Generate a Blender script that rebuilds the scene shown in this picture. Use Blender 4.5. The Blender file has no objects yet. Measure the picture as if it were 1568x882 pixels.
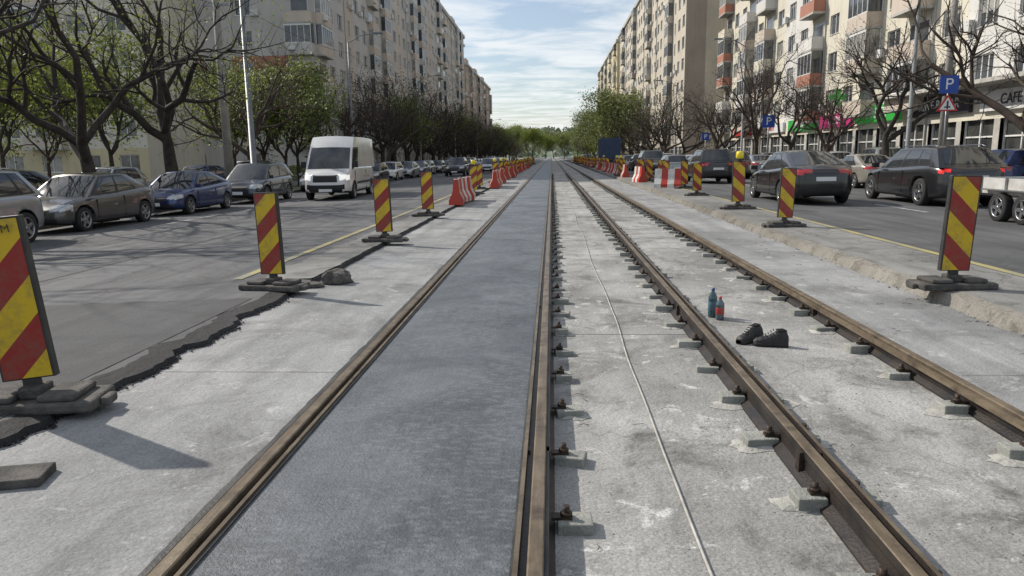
import bpy, bmesh, math, random
from mathutils import Vector, Matrix, noise
R = random.Random(11)
sc = bpy.context.scene
rad = math.radians

# ------------------------------------------------------------------ helpers
def link(o):
    sc.collection.objects.link(o); return o
def empty(name, loc=(0,0,0), rz=0.0, s=1.0):
    e = bpy.data.objects.new(name, None); link(e)
    e.location = loc; e.rotation_euler = (0,0,rz); e.scale = (s,s,s); e.empty_display_size = .2
    return e
class MB:
    def __init__(s): s.v=[]; s.f=[]; s.m=[]; s.sm=[]
    def face(s, pts, m=0, smooth=False):
        i=len(s.v); s.v.extend([tuple(p) for p in pts]); s.f.append(tuple(range(i,i+len(pts)))); s.m.append(m); s.sm.append(smooth)
    def box(s,x0,x1,y0,y1,z0,z1,m=0,T=None):
        c=[(x0,y0,z0),(x1,y0,z0),(x1,y1,z0),(x0,y1,z0),(x0,y0,z1),(x1,y0,z1),(x1,y1,z1),(x0,y1,z1)]
        if T is not None: c=[tuple(T@Vector(p)) for p in c]
        i=len(s.v); s.v.extend(c)
        for q in ((0,3,2,1),(4,5,6,7),(0,1,5,4),(1,2,6,5),(2,3,7,6),(3,0,4,7)):
            s.f.append(tuple(i+k for k in q)); s.m.append(m); s.sm.append(False)
    def tube(s,pts,rs,n=8,m=0,cap=True,smooth=True):
        i0=len(s.v); N=len(pts)
        pts=[Vector(p) for p in pts]
        ref=None
        for k,p in enumerate(pts):
            if k==0: d=pts[1]-p
            elif k==N-1: d=p-pts[k-1]
            else: d=pts[k+1]-pts[k-1]
            if d.length<1e-9: d=Vector((0,0,1))
            d.normalize()
            if ref is None:
                ref=Vector((1,0,0)) if abs(d.x)<.8 else Vector((0,1,0))
            a=(ref-d*ref.dot(d)); 
            if a.length<1e-4: a=d.orthogonal()
            a.normalize(); ref=a; b=d.cross(a)
            for j in range(n):
                t=2*math.pi*j/n
                q=p+(a*math.cos(t)+b*math.sin(t))*rs[k]; s.v.append((q.x,q.y,q.z))
        for k in range(N-1):
            for j in range(n):
                j2=(j+1)%n
                s.f.append((i0+k*n+j,i0+k*n+j2,i0+(k+1)*n+j2,i0+(k+1)*n+j)); s.m.append(m); s.sm.append(smooth)
        if cap:
            s.f.append(tuple(i0+j for j in range(n))[::-1]); s.m.append(m); s.sm.append(False)
            s.f.append(tuple(i0+(N-1)*n+j for j in range(n))); s.m.append(m); s.sm.append(False)
    def cyl(s,c,axis,r,l,n=20,m=0,r2=None):
        a=Vector(axis).normalized(); c=Vector(c)
        s.tube([c-a*l/2,c+a*l/2],[r,r if r2 is None else r2],n,m)
    def grid(s,fn,nu,nv,m=0,smooth=True):
        i0=len(s.v)
        for i in range(nu+1):
            for j in range(nv+1): s.v.append(tuple(fn(i/nu,j/nv)))
        for i in range(nu):
            for j in range(nv):
                a=i0+i*(nv+1)+j
                s.f.append((a,a+nv+1,a+nv+2,a+1)); s.m.append(m); s.sm.append(smooth)
    def lathe(s,prof,c=(0,0,0),axis='Z',n=24,m=0,mats=None):
        i0=len(s.v); c=Vector(c)
        for (r,h) in prof:
            for j in range(n):
                t=2*math.pi*j/n; x,y=r*math.cos(t),r*math.sin(t)
                q=Vector((x,y,h)) if axis=='Z' else Vector((x,h,y))
                s.v.append(tuple(c+q))
        for k in range(len(prof)-1):
            for j in range(n):
                j2=(j+1)%n
                s.f.append((i0+k*n+j,i0+k*n+j2,i0+(k+1)*n+j2,i0+(k+1)*n+j)); s.m.append(mats[k] if mats else m); s.sm.append(True)
    def mesh(s,name,mats):
        me=bpy.data.meshes.new(name); me.from_pydata(s.v,[],s.f)
        for mt in mats: me.materials.append(mt)
        me.polygons.foreach_set('material_index',s.m); me.polygons.foreach_set('use_smooth',s.sm); me.update()
        return me
    def obj(s,name,mats,parent=None,bevel=0,fixn=False):
        me=s.mesh(name,mats)
        if fixn:
            bm=bmesh.new(); bm.from_mesh(me); bmesh.ops.remove_doubles(bm,verts=bm.verts,dist=.0005); bmesh.ops.recalc_face_normals(bm,faces=bm.faces); bm.to_mesh(me); bm.free()
        o=bpy.data.objects.new(name,me); link(o)
        if parent: o.parent=parent
        if bevel:
            b=o.modifiers.new('b','BEVEL'); b.width=bevel; b.segments=2; b.limit_method='ANGLE'
        return o

# ------------------------------------------------------------------ materials
def nodes(name):
    m=bpy.data.materials.new(name); m.use_nodes=True
    nt=m.node_tree; return m,nt,nt.nodes['Principled BSDF']
def N(nt,t,**k):
    n=nt.nodes.new(t)
    for a,b in k.items(): setattr(n,a,b)
    return n
def ramp(nt,src,p0,p1,c0=(0,0,0,1),c1=(1,1,1,1)):
    r=N(nt,'ShaderNodeValToRGB'); e=r.color_ramp.elements
    e[0].position=p0;e[1].position=p1;e[0].color=c0;e[1].color=c1
    nt.links.new(src,r.inputs[0]); return r
def tnoise(nt,vec,scale,detail=4,rough=.55,dist=0):
    n=N(nt,'ShaderNodeTexNoise'); n.inputs['Scale'].default_value=scale; n.inputs['Detail'].default_value=detail
    n.inputs['Roughness'].default_value=rough; n.inputs['Distortion'].default_value=dist
    nt.links.new(vec,n.inputs['Vector']); return n.outputs['Fac']
def mapping(nt,scale,rot=(0,0,0)):
    tc=N(nt,'ShaderNodeTexCoord'); mp=N(nt,'ShaderNodeMapping'); mp.inputs['Scale'].default_value=scale; mp.inputs['Rotation'].default_value=rot
    nt.links.new(tc.outputs['Object'],mp.inputs['Vector']); return mp.outputs['Vector']
def mixc(nt,fac,a,b,bt='MIX'):
    m=N(nt,'ShaderNodeMix',data_type='RGBA',blend_type=bt)
    if hasattr(fac,'links') or hasattr(fac,'is_linked'): nt.links.new(fac,m.inputs[0])
    else: m.inputs[0].default_value=fac
    for k,q in ((6,a),(7,b)):
        if isinstance(q,tuple): m.inputs[k].default_value=(q[0],q[1],q[2],1)
        else: nt.links.new(q,m.inputs[k])
    return m.outputs[2]
def mul(nt,s,k,add=0.0):
    mm=N(nt,'ShaderNodeMath',operation='MULTIPLY_ADD'); nt.links.new(s,mm.inputs[0]); mm.inputs[1].default_value=k; mm.inputs[2].default_value=add; return mm.outputs[0]
def bump(nt,h,b,strength,dist=.01,prev=None):
    n=N(nt,'ShaderNodeBump'); n.inputs['Strength'].default_value=strength; n.inputs['Distance'].default_value=dist
    nt.links.new(h,n.inputs['Height'])
    if prev: nt.links.new(prev,n.inputs['Normal'])
    nt.links.new(n.outputs[0],b.inputs['Normal']); return n.outputs[0]
def M(name,c,rough=.6,metal=0.,c2=None,scale=3.,bmp=0.,bscale=40.,coat=0.,lo=.35,hi=.65,spec=None,emit=None):
    m,nt,b=nodes(name)
    b.inputs['Roughness'].default_value=rough; b.inputs['Metallic'].default_value=metal
    if coat: b.inputs['Coat Weight'].default_value=coat; b.inputs['Coat Roughness'].default_value=.06
    if spec is not None: b.inputs['Specular IOR Level'].default_value=spec
    if c2 is None: b.inputs['Base Color'].default_value=(*c,1)
    else:
        v=mapping(nt,(1,1,1)); f=ramp(nt,tnoise(nt,v,scale,3,.6),lo,hi).outputs[0]
        nt.links.new(mixc(nt,f,c,c2),b.inputs['Base Color'])
    if bmp:
        v=mapping(nt,(1,1,1)); bump(nt,tnoise(nt,v,bscale,2),b,bmp)
    if emit: b.inputs['Emission Color'].default_value=(*c,1); b.inputs['Emission Strength'].default_value=emit
    return m

def surf(name,dark,light,speck,bs=.5,rough=.85,streak=.0,stain=(.05,.05,.05),stainamt=.5,stscale=.8,white=0.,speckscale=90,spec=.3,crack=0.,bigscale=.35):
    m,nt,b=nodes(name); v=mapping(nt,(1,1,1)); vs=mapping(nt,(1,.08,1))
    big=tnoise(nt,v,bigscale,4,.62,.4)
    col=mixc(nt,ramp(nt,big,.33,.67).outputs[0],dark,light)
    if streak:
        s=ramp(nt,tnoise(nt,vs,3.,4,.6),.42,.66).outputs[0]
        col=mixc(nt,mul(nt,s,streak),col,tuple(x*.6 for x in dark))
    s=ramp(nt,tnoise(nt,v,stscale,6,.72,.6),.50,.67).outputs[0]
    col=mixc(nt,mul(nt,s,stainamt),col,stain)
    if white:
        s=ramp(nt,tnoise(nt,v,3.2,6,.75,.5),.585,.66).outputs[0]
        col=mixc(nt,mul(nt,s,white),col,(.60,.60,.58))
    if crack:
        vo=N(nt,'ShaderNodeTexVoronoi'); vo.feature='DISTANCE_TO_EDGE'; vo.inputs['Scale'].default_value=.33
        nz=N(nt,'ShaderNodeTexNoise'); nz.inputs['Scale'].default_value=1.6; nz.inputs['Detail'].default_value=3; nt.links.new(v,nz.inputs['Vector'])
        vm=N(nt,'ShaderNodeVectorMath',operation='MULTIPLY_ADD'); nt.links.new(nz.outputs['Color'],vm.inputs[0]); vm.inputs[1].default_value=(1.3,1.3,0); nt.links.new(v,vm.inputs[2]); nt.links.new(vm.outputs[0],vo.inputs['Vector'])
        cr=ramp(nt,vo.outputs['Distance'],.0,.006,(1,1,1,1),(0,0,0,1)).outputs[0]
        col=mixc(nt,mul(nt,cr,crack),col,tuple(x*.35 for x in dark))
    sp=tnoise(nt,v,speckscale,2,.8)
    spr=ramp(nt,sp,.3,.7,(1-speck,1-speck,1-speck,1),(1+speck,1+speck,1+speck,1)).outputs[0]
    col=mixc(nt,1.0,col,spr,'MULTIPLY')
    nt.links.new(col,b.inputs['Base Color']); b.inputs['Roughness'].default_value=rough
    b.inputs['Specular IOR Level'].default_value=spec
    p=bump(nt,tnoise(nt,v,speckscale*.6,2,.8),b,bs,.006)
    bump(nt,tnoise(nt,v,5,3,.75),b,bs*.9,.025,p)
    return m

mAsphL=surf('asphalt_worn',(.10,.102,.107),(.175,.177,.182),.25,.5,.8,.6,(.058,.058,.06),.7,.35,crack=.6)
mAsphR=surf('asphalt_road_right',(.09,.093,.097),(.14,.142,.146),.25,.5,.8,.6,(.055,.055,.057),.6,.5,crack=.5)
mStrip=surf('old_strip',(.18,.18,.172),(.29,.287,.275),.25,.7,.9,.4,(.095,.093,.088),.75,1.2,crack=.6)
mApron=surf('concrete_apron',(.225,.23,.232),(.37,.373,.372),.24,.8,.8,.45,(.14,.14,.138),.75,.9,.4,70,crack=.2,bigscale=.5)
mBed=surf('track_bed_concrete',(.235,.233,.225),(.43,.426,.41),.28,1.,.9,.3,(.11,.105,.096),.85,1.3,.75,60,crack=.35,bigscale=.6)
mPave=surf('pavement_slabs',(.2,.195,.185),(.28,.27,.26),.2,.4,.9,.1,(.1,.1,.1),.5,1)
mDirt=surf('verge_dirt',(.10,.085,.055),(.09,.11,.04),.4,1,.95,0,(.05,.06,.02),.6,1.5)
mGround=surf('ground_soil',(.10,.10,.08),(.12,.13,.08),.3,.6,.95,0,(.06,.06,.05),.5,.05)
mKerb=surf('kerb_stone',(.16,.15,.13),(.27,.255,.225),.4,1,.9,0,(.085,.075,.06),.8,3)
mBlack=surf('asphalt_fresh_edge',(.02,.02,.021),(.045,.045,.047),.5,1,.8,0,(.01,.01,.01),.3,3)

# freshly floated wet concrete between the left rails
mWet,nt,b=nodes('fresh_concrete_wet')
v=mapping(nt,(1,1,1)); vl=mapping(nt,(7,.3,1))
nz=N(nt,'ShaderNodeTexNoise'); nz.inputs['Scale'].default_value=3.2; nz.inputs['Detail'].default_value=4; nt.links.new(v,nz.inputs['Vector'])
vm=N(nt,'ShaderNodeVectorMath',operation='MULTIPLY_ADD'); nt.links.new(nz.outputs['Color'],vm.inputs[0]); vm.inputs[1].default_value=(.12,.10,0); nt.links.new(v,vm.inputs[2])
vs_=N(nt,'ShaderNodeVectorMath',operation='MULTIPLY'); nt.links.new(vm.outputs[0],vs_.inputs[0]); vs_.inputs[1].default_value=(13,27,1)
vo=N(nt,'ShaderNodeTexVoronoi'); vo.inputs['Scale'].default_value=1.0; nt.links.new(vs_.outputs[0],vo.inputs['Vector'])
vo.feature='F1'
sep=N(nt,'ShaderNodeSeparateXYZ'); nt.links.new(v,sep.inputs[0])
msk=N(nt,'ShaderNodeMath',operation='ADD'); nt.links.new(mul(nt,sep.outputs[0],.16,.2),msk.inputs[0]); nt.links.new(tnoise(nt,v,1.3,5,.65,.5),msk.inputs[1])
msk=ramp(nt,msk.outputs[0],.42,.66,(.12,.12,.12,1),(.8,.8,.8,1)).outputs[0]
col=mixc(nt,ramp(nt,tnoise(nt,v,.8,6,.68,.7),.38,.64).outputs[0],(.082,.094,.108),(.150,.165,.183))
dab=ramp(nt,vo.outputs['Distance'],.08,.6,(1.22,1.22,1.22,1),(.58,.58,.58,1)).outputs[0]
col=mixc(nt,msk,col,mixc(nt,1.,col,dab,'MULTIPLY'))
sp=ramp(nt,tnoise(nt,v,85,3,.85),.32,.68,(.62,.62,.62,1),(1.4,1.4,1.4,1)).outputs[0]
col=mixc(nt,1.,col,sp,'MULTIPLY')
pit=ramp(nt,tnoise(nt,v,20,4,.8),.61,.67).outputs[0]; col=mixc(nt,mul(nt,pit,.7),col,(.04,.045,.05))
nt.links.new(col,b.inputs['Base Color'])
rr=ramp(nt,tnoise(nt,v,2.5,4,.7),.35,.65,(.42,.42,.42,1),(.66,.66,.66,1)).outputs[0]; nt.links.new(rr,b.inputs['Roughness']); b.inputs['Specular IOR Level'].default_value=.55
hm=N(nt,'ShaderNodeMath',operation='MULTIPLY'); nt.links.new(vo.outputs['Distance'],hm.inputs[0]); nt.links.new(msk,hm.inputs[1])
p=bump(nt,hm.outputs[0],b,-.5,.008); p=bump(nt,tnoise(nt,v,55,3,.85),b,.8,.009,p); bump(nt,tnoise(nt,vl,2.,3),b,.35,.010,p)

mRailTop,nt,b=nodes('rail_head_rust')
v=mapping(nt,(8,.8,8)); v1=mapping(nt,(1,1,1))
col=mixc(nt,ramp(nt,tnoise(nt,v,2,5,.65),.35,.65).outputs[0],(.115,.085,.054),(.215,.172,.118))
col=mixc(nt,ramp(nt,tnoise(nt,v1,5,5,.7),.46,.68).outputs[0],col,(.075,.055,.038))
nt.links.new(col,b.inputs['Base Color']); b.inputs['Roughness'].default_value=.5; b.inputs['Metallic'].default_value=.3
bump(nt,tnoise(nt,v1,60,2),b,.4,.003)
mRailSide=M('rail_side_dark',(.016,.015,.016),.5,.2,(.045,.034,.027),4,.4,60)
mRubber=M('rail_rubber_jacket',(.025,.026,.028),.6,0,(.07,.068,.062),3,.4,50)
mSteel=M('rusty_clamp_steel',(.03,.024,.02),.55,.5,(.075,.05,.036),20,.5,80)
mPad=M('sleeper_pad_concrete',(.20,.21,.19),.9,0,(.34,.34,.31),6,.8,60)
mPadL=M('mortar_patch',(.31,.305,.28),.95,0,(.46,.45,.41),7,1,40)
mRope=M('cord',(.5,.49,.45),.8,0,(.3,.29,.27),6)
mYel=M('yellow_road_paint',(.42,.36,.12),.7,0,(.25,.24,.18),1.5,.3,50,lo=.3,hi=.6)
mWhiteP=M('white_road_paint',(.5,.5,.5),.7,0,(.25,.25,.25),2.5,.3,50,lo=.4,hi=.6)
mPebble=M('gravel_stone',(.22,.21,.19),.9,0,(.38,.36,.32),9)
mJoint=M('joint_dirt',(.13,.125,.115),.9,0,(.2,.195,.18),3)

# ------------------------------------------------------------------ ground sheets
def sheet(name,x0,x1,y0,y1,z0,z1,mat,nx=1,ny=1):
    mb=MB(); mb.grid(lambda u,w:(x0+(x1-x0)*u,y0+(y1-y0)*w,z0+(z1-z0)*u),nx,ny,0,False)
    return mb.obj(name,[mat])
YE=640; YB=-6
mb=MB(); mb.grid(lambda u,w:(-1500+3000*u,-200+3200*w,-.62),8,8,0,False); mb.obj('ground',[mGround])

def wob(y,s,a): return a*noise.noise(Vector((s,y*2.1,0)))+a*.6*noise.noise(Vector((s+9,y*7.3,0)))
ys=[YB]; 
while ys[-1]<40: ys.append(ys[-1]+.09)
while ys[-1]<YE: ys.append(min(YE,ys[-1]+8))
def xe_left(y):
    return -3.25+(wob(y,3.3,.13) if y<9.5 else wob(y,3.3,.03))
mb=MB()
for a,c in zip(ys[:-1],ys[1:]):
    xa,xc=xe_left(a),xe_left(c)
    mb.face([(-14.3,a,-.19),(xa-.22,a,.045),(xc-.22,c,.045),(-14.3,c,-.19)],0)
    mb.face([(xa-.22,a,.045),(xa,a,.03),(xc,c,.03),(xc-.22,c,.045)],1 if a<9.2 else 0)
    mb.face([(xa,a,.03),(xa+.05,a,-.06),(xc+.05,c,-.06),(xc,c,.03)],1)
mb.obj('road_left',[mAsphL,mBlack])
mb=MB()
for a,c in zip(ys[:-1],ys[1:]):
    if a<9.4: continue
    xa,xc=xe_left(a),xe_left(c)
    mb.face([(-4.2,a,.0285),(xa-.01,a,.052),(xc-.01,c,.052),(-4.2,c,.0285)],0)
mb.obj('road_shoulder',[mStrip])
def zl(x): return -.19+(.235)*(x+14.3)/(14.3-3.47)
def ry(n0,n1,x,w,nm,mat,zf,dash=None,gap=0):
    mb=MB(); y=n0
    st=dash or 4.0
    while y<n1:
        y2=min(n1,y+st)
        mb.face([(x-w/2,y,zf(x-w/2)+.007),(x+w/2,y,zf(x+w/2)+.007),(x+w/2,y2,zf(x+w/2)+.007),(x-w/2,y2,zf(x-w/2)+.007)])
        y=y2+gap
    mb.obj(nm,[mat])
ry(9.5,300,-4.32,.13,'road_marking_yellow_line',mYel,lambda x:.03)
ry(-1,300,-10.9,.12,'road_marking_white_line',mWhiteP,zl,4,6)
mPatch=surf('asphalt_patch',(.07,.072,.075),(.105,.105,.11),.3,.5,.85,.3)
mb=MB()
n=60
top=[(-3.52-(6.2*i/n),8.1-.35*(i/n)+.12*noise.noise(Vector((i*.35,0,5)))) for i in range(n+1)]
for (p,q) in zip(top[:-1],top[1:]):
    mb.face([(q[0],-5,zl(q[0])+.004),(p[0],-5,zl(p[0])+.004),(p[0],p[1],zl(p[0])+.004),(q[0],q[1],zl(q[0])+.004)])
for (x0,x1,y0,y1) in ((-10,-4.4,12.3,12.36),(-9,-4.4,17.2,17.26),(-13.9,-11.2,8,13),(-7.4,-7.33,8.2,70)):
    mb.face([(x0,y0,zl(x0)+.004),(x1,y0,zl(x1)+.004),(x1,y1,zl(x1)+.004),(x0,y1,zl(x0)+.004)])
mb.obj('road_repair_patches',[mPatch])

sheet('concrete_apron_left',-3.3,-1.665,YB,YE,-.02,-.02,mApron,1,1)
sheet('fresh_concrete_slab',-1.52,-.165,YB,YE,-.032,-.032,mWet,1,1)
sheet('track_bed',-.16,3.0,YB,YE,-.165,-.165,mBed,1,1)
sheet('concrete_apron_right',3.03,4.4,YB,YE,-.03,-.03,mApron,1,1)
mb=MB(); mb.box(-1.8,-1.62,YB,YE,-.5,-.17); mb.obj('track_foundation',[mBed])
mb=MB()
y=5.4
while y<60:
    for (x0,x1,z) in ((-3.19,-1.71,-.0155),(3.09,4.2,-.0255)):
        n=10
        pts=[(x0+(x1-x0)*i/n,y+.012*noise.noise(Vector((i*.7,y,x0)))) for i in range(n+1)]
        for p,q in zip(pts[:-1],pts[1:]): mb.face([(p[0],p[1],z),(q[0],q[1],z),(q[0],q[1]+.007,z),(p[0],p[1]+.007,z)])
    y+=5.1
mb.obj('apron_joints',[mJoint])

def rail(name,xc,side,lside,rside):
    prof=[(-.036,-.004),(-.03,0),(.026,0),(.034,-.006),(.036,-.040),(.066,-.040),(.070,-.008),(.092,-.008),(.095,-.05),(.05,-.075),(.045,-.12),(.085,-.15),(.085,-.19),(-.085,-.19),(-.085,-.15),(-.03,-.12),(-.03,-.06),(-.036,-.045)]
    mat=[0,0,0,0,1,1,0,0,2,2,2,2,2,2,2,2,2,2]
    mb=MB()
    yy=[YB]+[YB+i*.75 for i in range(1,80)]+[60,80,120,200,320,480,YE]
    for (y0,y1) in zip(yy[:-1],yy[1:]):
        for k in range(len(prof)):
            a=prof[k]; c=prof[(k+1)%len(prof)]
            mb.face([(xc+side*a[0],y0,a[1]),(xc+side*c[0],y0,c[1]),(xc+side*c[0],y1,c[1]),(xc+side*a[0],y1,a[1])],mat[k])
    e=empty(name); mb.obj('rail_profile',[mRailTop,mRailSide,mRailSide],e)
    mb=MB()
    if lside: mb.box(xc-side*.03 -.055 if side>0 else xc-.105, xc-.037 if side>0 else xc-.088, YB,YE,-.15,-.018 ,0)
    if rside: mb.box(xc+.094 if side>0 else xc+.037, xc+.108 if side>0 else xc+.055, YB,YE,-.16,-.02,0)
    if lside or rside: mb.obj('rubber_filler',[mRubber],e)
    mb=MB()
    for y in (3.9,7.95,16,24,32):
        for s2 in (-1,1):
            x0=xc+s2*side*(.03 if s2<0 else .055)
            mb.box(min(x0,x0+s2*side*.03),max(x0,x0+s2*side*.03),y,y+.06,-.14,-.02,0)
    mb.obj('joint_bars',[mSteel],e)
    return e
rail('tram_rail',-1.61,1,True,True)
rail('tram_rail',-.075,-1,True,True)
rail('tram_rail',1.45,1,False,False)
rail('tram_rail',2.97,-1,False,True)
mb=MB()
for a,c in zip(ys[:-1],ys[1:]):
    mb.face([(-1.70+wob(a,2,.02),a,-.014),(-1.66,a,-.014),(-1.66,c,-.014),(-1.70+wob(c,2,.02),c,-.014)])
mb.obj('joint_sealant',[mRubber])

mb=MB(); ms=MB(); mp=MB()
def pad(x,s,y,w=.15):
    zb=-.165
    j=R.uniform(-.02,.02); h=R.uniform(.045,.075)
    x0,x1=(x,x+s*(w+R.uniform(-.02,.04)))
    a,c=min(x0,x1),max(x0,x1)
    T=Matrix.Translation(((a+c)/2,y+j,0))@Matrix.Rotation(R.uniform(-.2,.2),4,'Z')@Matrix.Rotation(R.uniform(-.04,.04),4,'X')@Matrix.Translation((-(a+c)/2,0,0))
    mb.box(a,c,-.07,.07,zb-.01,zb+h,0,T)
    xb=x+s*.045
    ms.cyl((xb,y+j,zb+h+.03),(0,0,1),.017,.07,8,0)
    ms.cyl((xb,y+j,zb+h+.022),(0,0,1),.030,.024,6,0)
    ms.box(min(x-s*.03,xb+s*.03),max(x-s*.03,xb+s*.03),y+j-.028,y+j+.028,zb+h-.002,zb+h+.014,0)
    if R.random()<.65:
        n=16
        cx=(a+c)/2+s*R.uniform(-.02,.06); cy=y+R.uniform(-.06,.06)
        ring=[]
        rr0=R.uniform(.09,.16)
        for k in range(n):
            t=2*math.pi*k/n; r=rr0*R.uniform(.72,1.18); ring.append((cx+r*math.cos(t)*1.1,cy+r*math.sin(t)*.8,zb+.003))
        top=[(cx+(p[0]-cx)*.6,cy+(p[1]-cy)*.6,zb+R.uniform(.010,.02)) for p in ring]
        for k in range(n):
            k2=(k+1)%n; mp.face([ring[k],ring[k2],top[k2],top[k]],0,True)
        mp.face(top,0,True)
y=1.7
while y<70:
    pad(.02,1,y); pad(1.405,-1,y+.3,.17); pad(1.53,1,y+.3); pad(2.87,-1,y+.12,.17)
    y+=.79
e=empty('rail_fastenings'); mb.obj('concrete_pads',[mPad],e,bevel=.008); ms.obj('clamps',[mSteel],e); mp.obj('mortar_patches',[mPadL],e)

pts=[(.69+.02*math.sin(y*.9)+.03*noise.noise(Vector((y*.5,1,0))),y,-.155) for y in [1+.25*i for i in range(200)]]
mb=MB(); mb.tube(pts,[.0075]*len(pts),6,0); mb.obj('marking_cord',[mRope])
mb=MB()
for y in (7.2,13.2,19.2,25,31,37): mb.box(.06,1.38,y,y+.009,-.17,-.162)
mb.obj('slab_joints',[mJoint])

xr=lambda y:4.32+(.004*y if y<150 else .6)
mb=MB()
for a,c in zip(ys[:-1],ys[1:]):
    xa=xr(a)+(wob(a,7.7,.06)); xc=xr(c)+wob(c,7.7,.06)
    za=.085+wob(a,1.7,.03); zc=.085+wob(c,1.7,.03)
    mb.face([(xa-.06,a,-.035),(xa,a,za),(xc,c,zc),(xc-.06,c,-.035)],0)
    mb.face([(xa,a,za),(xa+.12,a,.118),(xc+.12,c,.118),(xc,c,zc)],0)
    mb.face([(xa+.12,a,.118),(5.72,a,.12),(5.72,c,.12),(xc+.12,c,.118)],1)
mb.obj('median_strip',[mKerb,mStrip])
sheet('road_right',5.72,15.3,YB,YE,.12,.03,mAsphR)
ry(-5,300,5.75,.13,'road_marking_yellow_line',mYel,lambda x:.12)
ry(-5,300,9.6,.12,'road_marking_white_line',mWhiteP,lambda x:.12-.0094*(x-5.72),3,5)
def pave(name,x0,x1,z,mat,kx,zk):
    mb=MB(); mb.face([(x0,YB,z),(x1,YB,z),(x1,YE,z),(x0,YE,z)],0)
    mb.box(kx,kx+.14,YB,YE,zk,z+.012,1)
    mb.obj(name,[mat,mKerb])
pave('pavement_left',-20.5,-14.3,-.07,mPave,-14.43,-.3)
pave('pavement_right',15.3,60,.16,mPave,15.28,0)
sheet('grass_verge',-22,-20.5,YB,YE,-.05,-.05,mDirt)
sheet('courtyard_left',-110,-22,YB,YE,-.06,-.06,mPave)
sheet('tree_pit_verge',-16.6,-15.0,YB,200,-.062,-.062,mDirt)

def rock(mb,c,r,m=0,flat=.6):
    bm=bmesh.new(); bmesh.ops.create_icosphere(bm,subdivisions=1,radius=1)
    T=Matrix.Rotation(R.uniform(0,6.3),4,'Z')@Matrix.Rotation(R.uniform(-.4,.4),4,'X')
    i0=len(mb.v)
    for v in bm.verts:
        p=T@(v.co*R.uniform(.7,1.15)); mb.v.append((c[0]+p.x*r,c[1]+p.y*r*.8,c[2]+p.z*r*flat))
    for f in bm.faces: mb.f.append(tuple(i0+v.index for v in f.verts)); mb.m.append(m); mb.sm.append(False)
    bm.free()
mb=MB()
cl=[(R.uniform(.1,2.8),1.5+R.random()**1.5*14) for _ in range(26)]
for i in range(1700):
    if R.random()<.7:
        c=R.choice(cl); x=c[0]+R.gauss(0,.12); y=c[1]+R.gauss(0,.25)
        if not(.04<x<1.37 or 1.56<x<2.85): continue
    else:
        y=1.2+R.random()**1.8*20; x=R.choice([R.uniform(.05,1.38),R.uniform(1.6,2.85)])
    rock(mb,(x,y,-.163),R.uniform(.002,.007)*(1.6 if R.random()<.06 else 1))
for i in range(300):
    y=1.5+R.random()**1.6*26; rock(mb,(R.uniform(3.2,4.25),y,-.028),R.uniform(.002,.006))
    rock(mb,(4.25+.004*y+R.gauss(0,.05),y,-.02),R.uniform(.005,.02))
mb.obj('gravel_debris',[mPebble])
mb=MB()
for i in range(1100):
    y=2.0+R.random()*7.6; rock(mb,(xe_left(y)+abs(R.gauss(0,.045))-.01,y,-.008),R.uniform(.004,.017))
for i in range(250):
    y=9.5+R.random()*14; rock(mb,(xe_left(y)+R.gauss(.03,.03),y,-.01),R.uniform(.004,.012))
mb.obj('asphalt_rubble',[mBlack])
mb=MB()
for i in range(90):
    y=1.5+R.random()**1.5*16; x=R.choice([R.uniform(.1,2.8),R.uniform(3.1,4.2)]); z=-.158 if x<3 else -.024
    t=R.uniform(0,6.3); l=R.uniform(.03,.11); mb.tube([(x,y,z),(x+math.cos(t)*l*.5,y+math.sin(t)*l*.5,z+.006),(x+math.cos(t+.4)*l,y+math.sin(t+.4)*l,z)],[.0022]*3,4,0)
mb.obj('dry_twigs',[M('dry_twig',(.12,.08,.05),.9)])

# ------------------------------------------------------------------ delineator panels
def stripemat(nm,sgn):
    m,nt,b=nodes(nm); tc=N(nt,'ShaderNodeTexCoord'); sx=N(nt,'ShaderNodeSeparateXYZ'); nt.links.new(tc.outputs['Object'],sx.inputs[0])
    mu=N(nt,'ShaderNodeMath',operation='MULTIPLY_ADD'); nt.links.new(sx.outputs[0],mu.inputs[0]); mu.inputs[1].default_value=sgn*.95; nt.links.new(sx.outputs[2],mu.inputs[2])
    dv=N(nt,'ShaderNodeMath',operation='DIVIDE'); nt.links.new(mu.outputs[0],dv.inputs[0]); dv.inputs[1].default_value=.47
    fr=N(nt,'ShaderNodeMath',operation='FRACT'); nt.links.new(dv.outputs[0],fr.inputs[0])
    gt=N(nt,'ShaderNodeMath',operation='GREATER_THAN'); nt.links.new(fr.outputs[0],gt.inputs[0]); gt.inputs[1].default_value=.5
    c=mixc(nt,gt.outputs[0],(.60,.41,.015),(.28,.022,.018))
    v=mapping(nt,(1,1,1)); d=ramp(nt,tnoise(nt,v,7,6,.75),.46,.85).outputs[0]
    c=mixc(nt,d,c,(.15,.11,.07))
    nt.links.new(c,b.inputs['Base Color']); b.inputs['Roughness'].default_value=.4
    return m
mStL=stripemat('stripes_left',-1); mStR=stripemat('stripes_right',1)
mPlBlk=M('black_plastic',(.02,.02,.021),.5,0,(.045,.043,.04),6,.2)
mBase=M('recycled_rubber_base',(.035,.034,.033),.85,0,(.11,.10,.09),7,.8,60)
mLamp=M('warning_lamp_yellow',(.75,.6,.02),.25,coat=.5)
mRedP=M('red_plastic',(.5,.035,.02),.45,0,(.36,.05,.03),4); mWhPl=M('white_plastic',(.72,.72,.70),.45,0,(.5,.5,.48),4)
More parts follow.
